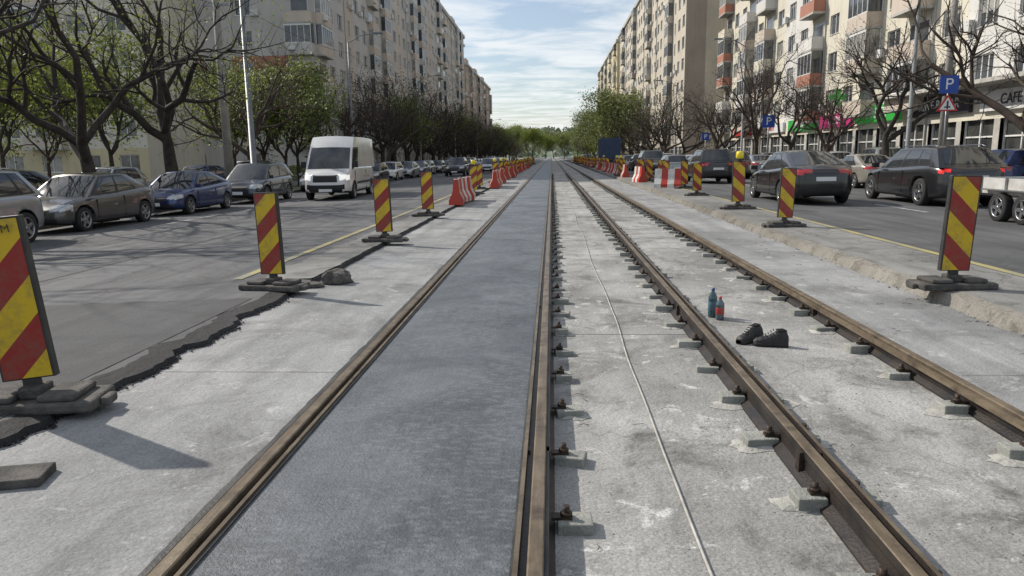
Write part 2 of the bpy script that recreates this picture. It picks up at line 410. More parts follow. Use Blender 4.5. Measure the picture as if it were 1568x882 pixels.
def panel_mesh(mat):
    mb=MB(); w=.15
    mb.box(-w-.012,w+.012,-.028,.028,.19,1.21,1)
    for s in (-1,1):
        mb.face([(-w+.006,s*.0305,.20),(w-.006,s*.0305,.20),(w-.006,s*.0305,1.195),(-w+.006,s*.0305,1.195)],0)
    mb.box(-.05,.05,-.022,.022,.06,.19,1)
    return mb.mesh('panel',[mat,mPlBlk])
def base_mesh():
    mb=MB(); 
    mb.box(-.40,.40,-.19,.19,0,.07,0); mb.box(-.30,-.07,-.16,.16,.07,.115,0); mb.box(.07,.30,-.16,.16,.07,.115,0)
    mb.box(-.07,.07,-.09,.09,.07,.15,0); mb.box(-.46,-.40,-.07,.07,0,.06,0); mb.box(.40,.46,-.07,.07,0,.06,0)
    return mb.mesh('foot',[mBase])
pmL,pmR,bm_=panel_mesh(mStL),panel_mesh(mStR),base_mesh()
def lampmesh():
    mb=MB(); mb.box(-.05,.05,-.05,.05,1.21,1.27,1); mb.lathe([(0,1.27),(.085,1.275),(.1,1.31),(.1,1.40),(.075,1.455),(0,1.47)],n=16,m=0)
    return mb.mesh('lamp',[mLamp,mPlBlk])
lm=lampmesh()
def child(name,me,p,bevel=0,loc=None,rot=None):
    o=bpy.data.objects.new(name,me); link(o); o.parent=p
    if bevel: b=o.modifiers.new('b','BEVEL'); b.width=bevel; b.segments=2
    if loc: o.location=loc
    if rot: o.rotation_euler=rot
    return o
def text(body,size,mat,parent,loc,rot,ext=.02):
    cu=bpy.data.curves.new(body.lower().replace(' ','_'),'FONT'); cu.body=body; cu.size=size; cu.extrude=ext; cu.align_x='CENTER'; cu.align_y='CENTER'; cu.materials.append(mat)
    o=bpy.data.objects.new('lettering',cu); link(o); o.parent=parent; o.location=loc; o.rotation_euler=rot; return o
def panel(x,y,z,side,rz=0,lamp=False,tilt=0,s=1.0,far=False):
    e=empty('construction_delineator_panel',(x,y,z),rz,s)
    c=child('striped_board',pmL if side<0 else pmR,e,0 if far else .006); c.rotation_euler=(R.uniform(-.03,.03),tilt,0)
    child('rubber_foot',bm_,e,0 if far else .018)
    if lamp: l=child('warning_lamp',lm,e); l.rotation_euler=(0,tilt,0)
    return e
e=panel(-3.47,4.45,.03,-1,rad(10),tilt=-.09,s=1.06); text('ERCIM',.07,mPlBlk,e,(-.10,-.045,1.13),(math.pi/2,-.09,0),.0005)
panel(-3.50,8.75,.04,-1,rad(-12),tilt=-.03)
panel(-3.25,13.8,.045,-1,rad(-4),tilt=-.03)
panel(-3.42,19.8,.045,-1,rad(5),tilt=-.02)
panel(-3.35,31,.045,-1,rad(5),lamp=True)
panel(-3.6,36,.045,-1,.1); 
y=45
while y<150:
    panel(-3.7+R.uniform(-.3,.3),y,.045,-1,R.uniform(-.3,.3),lamp=R.random()<.3,tilt=R.uniform(-.06,.06),far=True); y+=R.uniform(3,5.5)
panel(4.50,8.25,.118,1,rad(4),tilt=.02,s=1.04)
panel(4.84,15.3,.118,1,rad(6),tilt=.05)
panel(5.14,20.3,.118,1,rad(0),lamp=True,tilt=.0,s=1.08)
panel(5.33,27,.118,1,rad(3))
for (x,y) in ((5.9,32.7),(5.4,35),(5.75,37.4),(5.9,40),(5.6,42),(5.5,45),(6.2,47)): panel(x,y,.118,1,R.uniform(-.5,.5),tilt=R.uniform(-.04,.04),far=True)
y=50
while y<170:
    panel(5.4+R.uniform(-.5,.5),y,.118,1,R.uniform(-.4,.4),lamp=R.random()<.3,tilt=R.uniform(-.06,.06),far=True); y+=R.uniform(1.8,4.2)
def barrier_mesh():
    mb=MB()
    prof=[(-.25,0),(-.25,.16),(-.12,.42),(-.08,.85),(.08,.85),(.12,.42),(.25,.16),(.25,0)]
    for k,(y0,y1) in enumerate(((-.62,-.3),(-.3,.0),(.0,.3),(.3,.62))):
        m=k%2; n=len(prof)
        for i in range(n):
            a=prof[i]; c=prof[(i+1)%n]; mb.face([(a[0],y0,a[1]),(c[0],y0,c[1]),(c[0],y1,c[1]),(a[0],y1,a[1])],m)
        if k in(0,3):
            yy=y0 if k==0 else y1; mb.face([(p[0],yy,p[1]) for p in prof],m)
    return mb.mesh('barrier_shell',[mRedP,mWhPl])
bmsh=barrier_mesh()
mbc=MB(); mbc.box(-.1,.1,-.2,.2,.02,.1,0); mbc.cyl((0,0,.86),(0,0,1),.05,.04,10,0); capm=mbc.mesh('cap',[mPlBlk])
def barrier(x,y,z,rz=0):
    e=empty('plastic_road_barrier',(x,y,z),rz); child('shell',bmsh,e); child('filler_cap',capm,e)
for (x,y,r) in ((-3.28,24.8,.1),(-3.3,26.2,-.1),(-3.2,27.6,.05),(-3.0,38,.1),(-3.1,39.4,0),(-3.05,40.8,0),(-3.1,45,.1),(-3.2,46.5,0),(-3.2,52,0),(-3.1,57,0),(-3.1,58.5,.1),(-3.3,66,0),(-3.2,75,0),(-3.2,83,0),(-3.1,94,.1)): barrier(x,y,.045,r)
for (x,y,r) in ((4.9,41,.2),(5.4,34,1.2),(5.0,50,0),(5.1,55,0),(5.0,56.4,.1),(5.1,61,0),(5.0,62.4,0),(5.1,63.9,0),(5.0,67,.1),(5.0,70,0),(5.1,71.4,0),(4.9,76,0),(5.1,80,0),(5.1,81.5,0),(5.1,90,0),(5.0,91.5,0),(5.1,101,0),(5.1,110,0)): barrier(x,y,.118,r)

# ------------------------------------------------------------------ small things
def lump(name,c,r,mat,flat=.5,sub=3,stretch=(1,1)):
    bm=bmesh.new(); bmesh.ops.create_icosphere(bm,subdivisions=sub,radius=1)
    for v in bm.verts:
        n_=1+.35*noise.noise(v.co*1.6+Vector(c))+.18*noise.noise(v.co*4+Vector(c)); v.co*=n_
        v.co.x*=r*stretch[0]; v.co.y*=r*stretch[1]; v.co.z*=r*flat
        if v.co.z<-r*flat*.35: v.co.z=-r*flat*.35
    me=bpy.data.meshes.new(name); bm.to_mesh(me); bm.free(); me.materials.append(mat)
    o=bpy.data.objects.new(name,me); link(o); o.location=(c[0],c[1],c[2]+r*flat*.35); return o
mLump=M('broken_asphalt',(.05,.048,.045),.9,0,(.14,.13,.12),6,1,25)
lump('broken_asphalt_chunk',(-2.93,9.5,-.015),.2,mLump,.72,3,(1.0,.9))
lump('broken_asphalt_chunk',(-3.22,9.2,-.01),.16,mLump,.3,3,(1.3,.8))
mb=MB(); T=Matrix.Translation((-2.92,3.42,-.02))@Matrix.Rotation(.25,4,'Z'); mb.box(-.3,.22,-.11,.11,0,.05,0,T); mb.box(-.25,-.05,-.07,.07,.05,.065,0,T)
mb.obj('rubber_foot_plate',[mBase],bevel=.012)
def bottle(loc,cbody,ccap,h=.30,r=.042,label=None):
    e=empty('plastic_bottle',loc); mb=MB()
    k=h/.30
    prof=[(0,0),(r*.9,0),(r,.012),(r,.05),(r*.93,.06),(r,.07),(r,.16),(r*.95,.17),(r,.18),(r*.95,.21),(r*.6,.245),(r*.35,.262),(r*.33,.28)]
    prof=[(a,b_*k) for a,b_ in prof]; mats=[0]*(len(prof)-1); mats[5]=2
    mb.lathe(prof,n=20,mats=mats); mb.lathe([(r*.38,.272*k),(r*.4,.275*k),(r*.4,.298*k),(0,.30*k)],n=16,m=1)
    m0=M('bottle_body',cbody,.12,0,tuple(x*.5 for x in cbody),14,coat=.5); mb.obj('bottle_body',[m0,M('bottle_cap',ccap,.4),M('bottle_label',label or cbody,.4)],e)
bottle((1.80,8.02,-.163),(.06,.13,.15),(.02,.07,.20),.33,.05,(.08,.16,.20))
bottle((1.85,7.88,-.163),(.10,.15,.18),(.45,.04,.03),.26,.047,(.36,.06,.05))
mShoe=M('black_work_shoe',(.014,.014,.015),.6,0,(.03,.029,.028),10,.4,40); mSole=M('shoe_sole',(.022,.022,.022),.8)
def shoe(parent,loc,rz,rx=0):
    mb=MB()
    st=[(0,.036,.03,.10),(.02,.043,.03,.145),(.06,.044,.03,.155),(.10,.042,.03,.145),(.135,.040,.03,.12),(.18,.046,.03,.095),(.23,.052,.03,.082),(.275,.046,.03,.07),(.30,.022,.03,.045)]
    def S(u,q):
        k=u*(len(st)-1); i=min(int(k),len(st)-2); t=k-i; t=t*t*(3-2*t); return st[i][q]*(1-t)+st[i+1][q]*t
    def X(u):
        k=u*(len(st)-1); i=min(int(k),len(st)-2); t=k-i; return st[i][0]*(1-t)+st[i+1][0]*t-.15
    mb.grid(lambda u,w:(X(u),S(u,1)*math.cos(math.pi*w),.03+(S(u,3)-.03)*math.sin(math.pi*w)**.6),32,14,0)
    mb.grid(lambda u,w:(X(u),(S(u,1)+.006)*max(-1,min(1,1.5*math.cos(2*math.pi*w))),.018+.018*max(-1,min(1,1.5*math.sin(2*math.pi*w)))),28,12,1)
    mb.tube([(-.13,0,.146),(-.10,.03,.154),(-.05,.02,.150),(-.045,-.02,.150),(-.10,-.03,.154),(-.13,0,.146)],[.008]*6,6,1)
    for k in range(5): mb.cyl((-.02+.022*k,0,.150-.016*k),(0,1,0),.005,.055,6,1)
    o=mb.obj('shoe',[mShoe,mSole],parent); o.location=loc; o.rotation_euler=(rx,0,rz)
e=empty('work_shoes',(2.0,6.8,-.163),0,1.05); shoe(e,(-.08,.10,0),rad(215)); shoe(e,(.07,-.04,.0),rad(168))

# ------------------------------------------------------------------ cars
mDark=M('car_dark_trim',(.012,.012,.013),.5); mGlass=M('car_glass',(.012,.015,.018),.04,0,(.03,.035,.04),2,spec=.9)
mHead=M('headlight',(.45,.47,.5),.1,.3,coat=1); mTail=M('taillight',(.35,.01,.012),.15,coat=1)
mChrome=M('chrome',(.5,.5,.52),.18,1.); mPlate=M('licence_plate',(.7,.7,.7),.4); mTyre=M('tyre',(.015,.015,.016),.8); mRim=M('alloy_rim',(.32,.33,.34),.3,.8)
mTailOn=M('brake_light_lit',(.6,.02,.02),.3,emit=.6)
mHeadOn=M('headlight_lit',(.8,.8,.76),.3,emit=.7)
paint={}
def P(nm,c,metal=.35,r=.3):
    if nm not in paint: paint[nm]=M('paint_'+nm,c,r,metal,c2=tuple(x*.85 for x in c),scale=1.2,coat=.8)
    return paint[nm]
P('white',(.72,.72,.71),0);P('silver',(.36,.37,.38),.6);P('grey',(.12,.125,.13),.5);P('dark',(.022,.023,.026),.3);P('black',(.010,.010,.012),.2)
P('blue',(.015,.035,.13),.4);P('taupe',(.085,.082,.078),.5);P('red',(.25,.02,.02),.2);P('beige',(.38,.35,.30),.5);P('steel',(.04,.052,.07),.5);P('lightgrey',(.28,.29,.30),.5)
def lerp(a,b,t): return a+(b-a)*t
def prof(pts,x):
    pts=sorted(pts)
    if x<=pts[0][0]: return pts[0][1]
    for (x0,z0),(x1,z1) in zip(pts[:-1],pts[1:]):
        if x<=x1:
            t=(x-x0)/(x1-x0); return z0+(z1-z0)*t
    return pts[-1][1]
def wheel_mesh(r):
    mb=MB()
    mb.lathe([(r*.62,-.10),(r*.9,-.105),(r*.98,-.085),(r,-.05),(r,.05),(r*.98,.085),(r*.9,.105),(r*.66,.10)],axis='Y',n=32,m=0)
    mb.lathe([(r*.66,.10),(r*.64,.105),(r*.60,.085),(r*.58,.02)],axis='Y',n=32,m=1)
    mb.lathe([(r*.58,.03),(0,.03)],axis='Y',n=24,m=2)
    mb.lathe([(0,.095),(r*.12,.09),(r*.13,.03)],axis='Y',n=14,m=1)
    for k in range(5):
        T=Matrix.Rotation(2*math.pi*k/5,4,'Y')
        for s in(-1,1):
            mb.box(r*.05,r*.63,.05,.085,s*r*.09-.02,s*r*.09+.02,1,T@Matrix.Rotation(s*.08,4,'Y'))
    return mb.mesh('wheel',[mTyre,mRim,mDark])
def car_mesh(nm,L,W,H,sh,a,b,c,d,wt=.62,top_in=.085,wb_in=.0,wr=.32,wx=None,wins=((.06,.46),(.50,.84)),vw=(.14,.88),rearwin=True,tz=(.80,.96),hz=(.58,.73),tlw=.5,zb0=.2,rails=False,planN=5.0,brake=False,head_on=False,wsv=(.02,.93),crown=.05):
    hx,hy=L/2,W/2
    fr=wx[0] if wx else hx-.86; rr=wx[1] if wx else -hx+.98
    raw=[]
    for k in range(1440):
        t=2*math.pi*k/1440; cc,ss=math.cos(t),math.sin(t)
        raw.append((math.copysign(abs(cc)**(2/planN),cc)*hx,math.copysign(abs(ss)**(2/planN),ss)*hy))
    raw.append(raw[0]); cum=[0]
    for p,q in zip(raw[:-1],raw[1:]): cum.append(cum[-1]+math.hypot(p[0]-q[0],p[1]-q[1]))
    NP=160; per=[]; j=0
    for k in range(NP):
        s=cum[-1]*k/NP
        while cum[j+1]<s: j+=1
        t=(s-cum[j])/max(1e-9,cum[j+1]-cum[j]); per.append((lerp(raw[j][0],raw[j+1][0],t),lerp(raw[j][1],raw[j+1][1],t)))
    lv=[(0,.13),(.03,.06),(.09,.025),(.18,.01),(.27,.0),(.36,.0),(.45,.0),(.54,.002),(.62,.006),(.70,.008),(.78,.012),(.85,.02),(.91,.032),(.96,top_in*.7),(1.0,top_in)]
    v=[];f=[]
    def zb(x): return zb0+.05*max(0,(abs(x)-hx+.5)/.5)
    for (t,ins) in lv:
        for (x,y) in per:
            xs=x*(hx-ins*1.1)/hx; ysc=y*(hy-ins)/hy
            v.append((xs,ysc,lerp(zb(x),prof(sh,x),t)))
    K=7
    for k in range(1,K+1):
        q=k/K
        for (x,y) in per:
            xs=x*(hx-top_in*1.1)/hx*(1-.13*q); ysc=y*(hy-top_in)/hy*(1-q)
            v.append((xs,ysc,prof(sh,lerp(x,xs,min(1,q*1.5)))+.045*(1-(1-q)**2)))
    nr=len(lv)+K
    for r_ in range(nr-1):
        for k in range(NP):
            k2=(k+1)%NP; f.append((r_*NP+k,r_*NP+k2,(r_+1)*NP+k2,(r_+1)*NP+k))
    f.append(tuple(range(NP))[::-1])
    me=bpy.data.meshes.new('tmp'); me.from_pydata(v,[],f); me.update()
    bm=bmesh.new(); bm.from_mesh(me); bmesh.ops.remove_doubles(bm,verts=bm.verts,dist=.0015); bmesh.ops.dissolve_degenerate(bm,edges=bm.edges,dist=.0005); bmesh.ops.recalc_face_normals(bm,faces=bm.faces); bm.to_mesh(me); bm.free()
    for m_ in (P('white',(1,1,1)),mDark): me.materials.append(m_)
    ob=bpy.data.objects.new('tmp',me); link(ob)
    cut=MB()
    for x in (fr,rr):
        for s in (-1,1): cut.cyl((x,s*(hy-.08),wr+.01),(0,1,0),wr+.055,.44,36,1)
    co=cut.obj('cut',[mDark,mDark],fixn=True)
    bo=ob.modifiers.new('b','BOOLEAN'); bo.operation='DIFFERENCE'; bo.object=co; bo.solver='EXACT'
    dg=bpy.context.evaluated_depsgraph_get(); me2=bpy.data.meshes.new_from_object(ob.evaluated_get(dg))
    bpy.data.objects.remove(ob); bpy.data.objects.remove(co)
    out=MB(); out.v=[tuple(q.co) for q in me2.vertices]
    for p in me2.polygons:
        x,y,z=p.center; mi=p.material_index
        if mi==0:
            if z<zb0+.085: mi=1
            if x>hx-.10 and abs(y)<.36*W and .24<z<hz[0]-.17: mi=1
            if x>hx-.14 and abs(y)<.24*W and hz[0]-.10<z<hz[1]-.02: mi=1
            if x>hx-.50 and abs(y)>.27*W and hz[0]<z<hz[1]: mi=3
            if x<-hx+.32 and abs(y)>tlw*hy and tz[0]<z<tz[1]: mi=4
            if x<-hx+.12 and abs(y)<.3*W and z<.38: mi=1
        out.f.append(tuple(p.vertices)); out.m.append(mi); out.sm.append(len(p.vertices)<6)
    wb=hy-top_in-.005-wb_in; zr=H-.05; ca=.16; cb=.05; cr=crown; arch=.03
    def zt(u,t): return zr+cr*(1-u*u)+arch*4*t*(1-t)
    def Fr(u,v_,o=0):
        bow=.10*math.sin(math.pi*v_) if H>2 else .02*math.sin(math.pi*v_)
        x=lerp(a+ca*(1-u*u),b+cb*(1-u*u),v_)+bow; z=lerp(prof(sh,a)-.03,zt(u,0),v_); return (x+o,u*lerp(wb,wt,v_),z+o*.5)
    def Re(u,v_,o=0):
        x=lerp(d-.08*(1-u*u),c-.04*(1-u*u),v_); z=lerp(prof(sh,d)-.03,zt(u,1),v_); return (x-o,u*lerp(wb*.97,wt,v_),z+o*.5)
    def Si(s,t,v_,o=0):
        x=lerp(lerp(a,d,t),lerp(b,c,t),v_)+((.10 if H>2 else .02)*math.sin(math.pi*v_)*max(0,1-t*3)); w=lerp(wb*(1-.03*t),wt,v_)+.035*math.sin(math.pi*v_)*min(1,t*8,(1-t)*8)
        z0=prof(sh,lerp(a,d,t))-.03; return (x,s*(w+o),lerp(z0,zt(1,t),v_))
    out.grid(lambda u,w:Fr(2*u-1,w),12,8,0); out.grid(lambda u,w:Re(2*u-1,w),12,8,0)
    for s in(-1,1): out.grid(lambda u,w:Si(s,u,w),24,8,0)
    out.grid(lambda u,w:(lerp(Fr(2*w-1,1)[0],Re(2*w-1,1)[0],u),(2*w-1)*wt,zt(2*w-1,u)),14,12,0)
    out.grid(lambda u,w:Fr((2*u-1)*.90,lerp(wsv[0],wsv[1],w),.006),12,6,2)
    if rearwin: out.grid(lambda u,w:Re((2*u-1)*.84,lerp(.18,.90,w),.006),12,6,2)
    if wins:
        t0=wins[0][0]-.03; t1=wins[-1][1]+.025
        for s in(-1,1):
            out.grid(lambda u,w:Si(s,lerp(t0,t1,u),lerp(vw[0]-.06,vw[1]+.05,w),.004),24,4,1)
            for (w0,w1) in wins: out.grid(lambda u,w:Si(s,lerp(w0,w1,u),lerp(vw[0],vw[1],w),.008),10,4,2)
    for s in(-1,1):
        zm=prof(sh,a)+.10
        T=Matrix.Translation((a-.22,s*(hy+.07),zm)); out.box(-.05,.06,-.09,.09,-.055,.07 if H<2 else .2,0 if H<2 else 1,T)
        for hxp in ((a+d)/2+.35,(a+d)/2-.55): out.box(hxp,hxp+.16,s*hy-.005,s*hy+.018,.68*(prof(sh,0)),.68*prof(sh,0)+.028,5 if H<2 else 1)
        for xx in ((a+b)/2+.15,(a+d)/2-.02):
            out.box(xx-.005,xx+.005,min(s*(hy-.02),s*(hy+.0025)),max(s*(hy-.02),s*(hy+.0025)),.32,prof(sh,xx)*.90,1)
        if H>2:
            out.box(-2.9,1.7,min(s*(hy-.01),s*(hy+.012)),max(s*(hy-.01),s*(hy+.012)),.62,.72,1)
        if rails:
            out.tube([(b-.1,s*wt*.93,H-.015),(b-.2,s*wt*.93,H+.025),(c+.2,s*wt*.93,H+.03),(c+.05,s*wt*.93,H-.01)],[.014]*4,6,5)
    out.box(hx-.03,hx+.012,-.26,.26,.36,.47,6)
    out.box(-hx-.012,-hx+.03,-.26,.26,tz[0]-.18,tz[0]-.07,6)
    out.box(-.4,.4,-hy*.7,hy*.7,zb0-.05,zb0+.02,1)
    me=out.mesh(nm,[paint['white'],mDark,mGlass,mHeadOn if head_on else mHead,mTailOn if brake else mTail,mChrome,mPlate])
    return dict(me=me,fr=fr,rr=rr,wr=wr,hy=hy)
SED=dict(L=4.6,W=1.82,H=1.46,sh=[(-2.3,.97),(-1.9,1.05),(-1.2,1.0),(0,.93),(.95,.90),(1.6,.83),(2.1,.73),(2.3,.64)],a=1.22,b=.35,c=-.95,d=-1.78,wins=((.06,.42),(.46,.76)))
types={
 'sedan':car_mesh('sedan_body',**SED),
 'fastback':car_mesh('fastback_body',**dict(SED,L=4.65,W=1.86,H=1.47,c=-.75,d=-2.0,tz=(.84,.97),brake=False,tlw=.35)),
 'hatch':car_mesh('hatch_body',L=4.1,W=1.76,H=1.48,sh=[(-2.05,.93),(-1.8,.98),(-.8,.95),(.8,.9),(1.4,.84),(1.85,.74),(2.05,.64)],a=1.15,b=.35,c=-1.45,d=-1.95,wins=((.06,.45),(.49,.80)),tz=(.78,1.0),tlw=.6),
 'suv':car_mesh('suv_body',L=4.45,W=1.86,H=1.66,sh=[(-2.22,1.02),(-1.9,1.1),(-.8,1.07),(.8,1.02),(1.4,.98),(1.95,.88),(2.22,.76)],a=1.2,b=.45,c=-1.55,d=-2.05,wr=.36,zb0=.27,hz=(.70,.84),tz=(.86,1.04),tlw=.5,wins=((.06,.44),(.48,.76),(.79,.90)),rails=True),
 'wagon':car_mesh('wagon_body',L=4.9,W=1.9,H=1.52,sh=[(-2.45,.98),(-2.1,1.05),(-1.2,1.02),(0,.97),(1.0,.94),(1.7,.87),(2.25,.77),(2.45,.68)],a=1.25,b=.4,c=-1.65,d=-2.25,wr=.36,wins=((.06,.38),(.41,.68),(.71,.88)),rails=True,brake=True,tlw=.62,tz=(.87,.96)),
 'van':car_mesh('van_body',L=6.4,W=2.0,H=2.6,sh=[(-3.2,1.3),(1.9,1.3),(2.35,1.27),(2.85,1.14),(3.1,1.06),(3.2,.98)],a=2.42,b=1.25,c=-3.1,d=-3.16,wt=.86,top_in=.05,wr=.36,zb0=.28,wx=(2.15,-1.6),wins=((.025,.17),),vw=(.05,.62),hz=(.82,1.03),tz=(.9,1.3),tlw=.8,rearwin=False,planN=6,head_on=True,wsv=(.03,.66)),
}
wm={r:wheel_mesh(r) for r in (.32,.36)}
def car(name,kind,x,y,z,heading,color,s=1.0):
    rz={'to':-math.pi/2,'away':math.pi/2}.get(heading,heading)
    t=types[kind]; e=empty(name,(x,y,z),rz,s)
    o=child('body',t['me'],e); o.material_slots[0].link='OBJECT'; o.material_slots[0].material=paint[color]
    k=1
    for xx in (t['fr'],t['rr']):
        for sd in (1,-1):
            w=child('wheel_%d'%k,wm[t['wr']],e,loc=(xx,sd*(t['hy']-.125),t['wr'])); w.rotation_euler=(0,R.uniform(0,1.2),0 if sd>0 else math.pi); k+=1
    return e
zL=lambda x: zl(max(x,-14.3)); zR=lambda x:.12-.0094*(min(x,15.3)-5.72)
car('parked_suv','suv',-12.7,14.3,zL(-12.8),'to','lightgrey')
car('parked_car','sedan',-13.1,19.7,zL(-13.1),'to','taupe',1.02)
car('parked_car','fastback',-13.05,25.2,zL(-13.1),'to','blue',.98)
car('parked_car','hatch',-12.9,31.2,zL(-13.1),'to','steel',1.12)
y=41; ci=['silver','grey','dark','white','lightgrey','blue','silver','taupe','dark','grey']
k=0
while y<190:
    car('parked_car',R.choice(['hatch','sedan','suv','hatch','fastback']),-13.1+R.uniform(-.15,.15),y,zL(-13.1),'to',ci[k%10]); y+=R.uniform(5.2,6.4); k+=1
car('white_van','van',-9.65,33.0,zL(-9.7),-math.pi/2+.07,'white',1.04)
car('oncoming_suv','suv',-8.6,66,zL(-8.6),'to','dark'); car('oncoming_car','hatch',-6.4,74,zL(-6.4),'to','silver'); car('oncoming_car','sedan',-6.4,92,zL(-6.4),'to','white'); car('oncoming_car','suv',-9.3,110,zL(-9),'to','grey')
for (x,y,c,kd) in ((-19,30,'silver','hatch'),(-18.8,38,'blue','sedan'),(-19,45,'lightgrey','suv'),(-18.9,24,'dark','sedan')): car('parked_car',kd,x,y,-.07,'to',c)
car('black_sedan','fastback',7.93,24.0,zR(8),'away','black',1.08)
car('dark_estate_car','wagon',11.65,23.2,zR(11.9),math.pi/2-.02,'dark',1.11)
car('dark_suv','suv',8.5,40,zR(8.5),'away','dark',1.05); car('silver_car','hatch',8.2,50,zR(8.2),'away','silver'); car('grey_suv','suv',8.0,60,zR(8),'away','grey',1.1)
car('blue_car','hatch',8.3,70,zR(8),'away','steel'); car('dark_car','suv',11.3,47,zR(11),'away','grey'); car('grey_car','sedan',11.3,57,zR(11),'away','silver'); car('dark_car','hatch',11.2,68,zR(11),'away','dark')
y=78
while y<200:
    car('queued_car',R.choice(['hatch','sedan','suv']),R.choice([8.1,11.3]),y,zR(9),'away',R.choice(['silver','grey','dark','white','blue','taupe','red'])); y+=R.uniform(4,7)
y=34; k=0; cr_=['beige','silver','white','lightgrey','dark','silver','grey','white']
while y<170:
    car('parked_car',R.choice(['hatch','sedan','suv','fastback']),14.1+R.uniform(-.1,.1),y,zR(14),'away',cr_[k%8]); y+=R.uniform(5.3,6.2); k+=1
for (x,y,c,kd,h) in ((17.2,27.2,'blue','hatch',.3),(18.2,36,'white','sedan',1.4),(18.4,42.3,'silver','suv',1.5),(18.4,49,'white','hatch',1.5),(18.4,56,'grey','sedan',1.5),(18.4,64,'silver','hatch',1.5)):
    car('parked_car',kd,x,y,.16,h,c)

e=empty('flatbed_trailer',(10.9,16.5,zR(11)),rad(90))
mTr=M('trailer_side_white',(.55,.55,.53),.5,0,(.4,.38,.35),3); mGalv=M('galvanised_steel',(.35,.36,.37),.4,.8,(.25,.25,.26),5)
mb=MB(); mb.box(-2.0,1.8,-.95,.95,.62,.68,1)
for s in (-1,1):
    mb.box(-2.0,1.8,s*.97-.015,s*.97+.015,.6,.95,0)
    for k in range(5): mb.box(-2.0+k*.93,-1.95+k*.93,s*1.0-.02,s*1.0+.02,.58,.98,1)
    mb.box(-1.5,.6,s*1.02-.14,s*1.02+.14,.685,.71,1)
mb.box(-2.03,-2.0,-.97,.97,.6,.92,0); mb.box(1.8,1.83,-.97,.97,.6,.92,0)
mb.box(-2,1.8,-.5,-.42,.5,.62,1); mb.box(-2,1.8,.42,.5,.5,.62,1)
mb.tube([(1.8,.4,.55),(3.2,0,.5),(3.6,0,.5)],[.035]*3,8,1); mb.tube([(1.8,-.4,.55),(3.2,0,.5)],[.035]*2,8,1)
mb.cyl((-.9,0,.33),(0,1,0),.03,2.0,8,1); mb.cyl((-.05,0,.33),(0,1,0),.03,2.0,8,1)
for s in(-1,1):
    mb.box(-.93,-.87,s*.46-.03,s*.46+.03,.33,.5,1); mb.box(-.08,-.02,s*.46-.03,s*.46+.03,.33,.5,1)
mb.obj('bed',[mTr,mGalv],e)
k=1
for xx in (-.9,-.05):
    for sd in(1,-1):
        w=child('wheel_%d'%k,wm[.32],e,loc=(xx,sd*1.02,.32)); w.rotation_euler=(0,0,0 if sd>0 else math.pi); k+=1

e=empty('box_truck',(7.4,96,zR(8)),math.pi/2)
mTk=M('truck_tarpaulin_blue',(.03,.05,.11),.6,0,(.04,.07,.14),2)
mb=MB(); mb.box(-4,2.2,-1.22,1.22,1.05,3.6,0); mb.box(-4,4,-.5,.5,.7,1.05,1); mb.box(2.4,4.3,-1.15,1.15,.6,2.7,2); mb.box(2.5,4.31,-1.0,1.0,1.6,2.4,3)
mb.box(-4.03,-4.0,-1.2,-1.0,.75,.95,4); mb.box(-4.03,-4.0,1.0,1.2,.75,.95,4)
for x in (-2.7,3.3):
    for s in(-1,1): mb.cyl((x,s*1.05,.48),(0,1,0),.48,.3,20,1)
mb.obj('truck_body',[mTk,mDark,paint['white'],mGlass,mTail],e,bevel=.03)

# ------------------------------------------------------------------ trees
mBark=M('bark_dark',(.022,.018,.015),.9,0,(.055,.045,.037),5,1,25)
mBarkB=M('bark_brown',(.045,.032,.025),.9,0,(.08,.06,.047),5,1,25)
def leafmat(nm,c,c2,tr=.25):
    m,nt,b=nodes(nm); v=mapping(nt,(1,1,1)); f=ramp(nt,tnoise(nt,v,1.2,1),.35,.65).outputs[0]
    nt.links.new(mixc(nt,f,c,c2),b.inputs['Base Color']); b.inputs['Roughness'].default_value=.6
    t=N(nt,'ShaderNodeBsdfTranslucent'); t.inputs['Color'].default_value=(*[min(1,x*1.6) for x in c2],1)
    mx=N(nt,'ShaderNodeMixShader'); mx.inputs[0].default_value=tr
    nt.links.new(b.outputs[0],mx.inputs[1]); nt.links.new(t.outputs[0],mx.inputs[2]); nt.links.new(mx.outputs[0],nt.nodes['Material Output'].inputs[0]); return m
mLfG=leafmat('leaf_spring_green',(.10,.135,.02),(.17,.20,.04),.35); mLfD=leafmat('leaf_mid_green',(.06,.085,.02),(.10,.13,.03),.3); mBud=leafmat('buds_redbrown',(.05,.03,.022),(.09,.05,.035),.1)
mBudD=leafmat('buds_dark',(.03,.026,.02),(.05,.042,.03),.1)
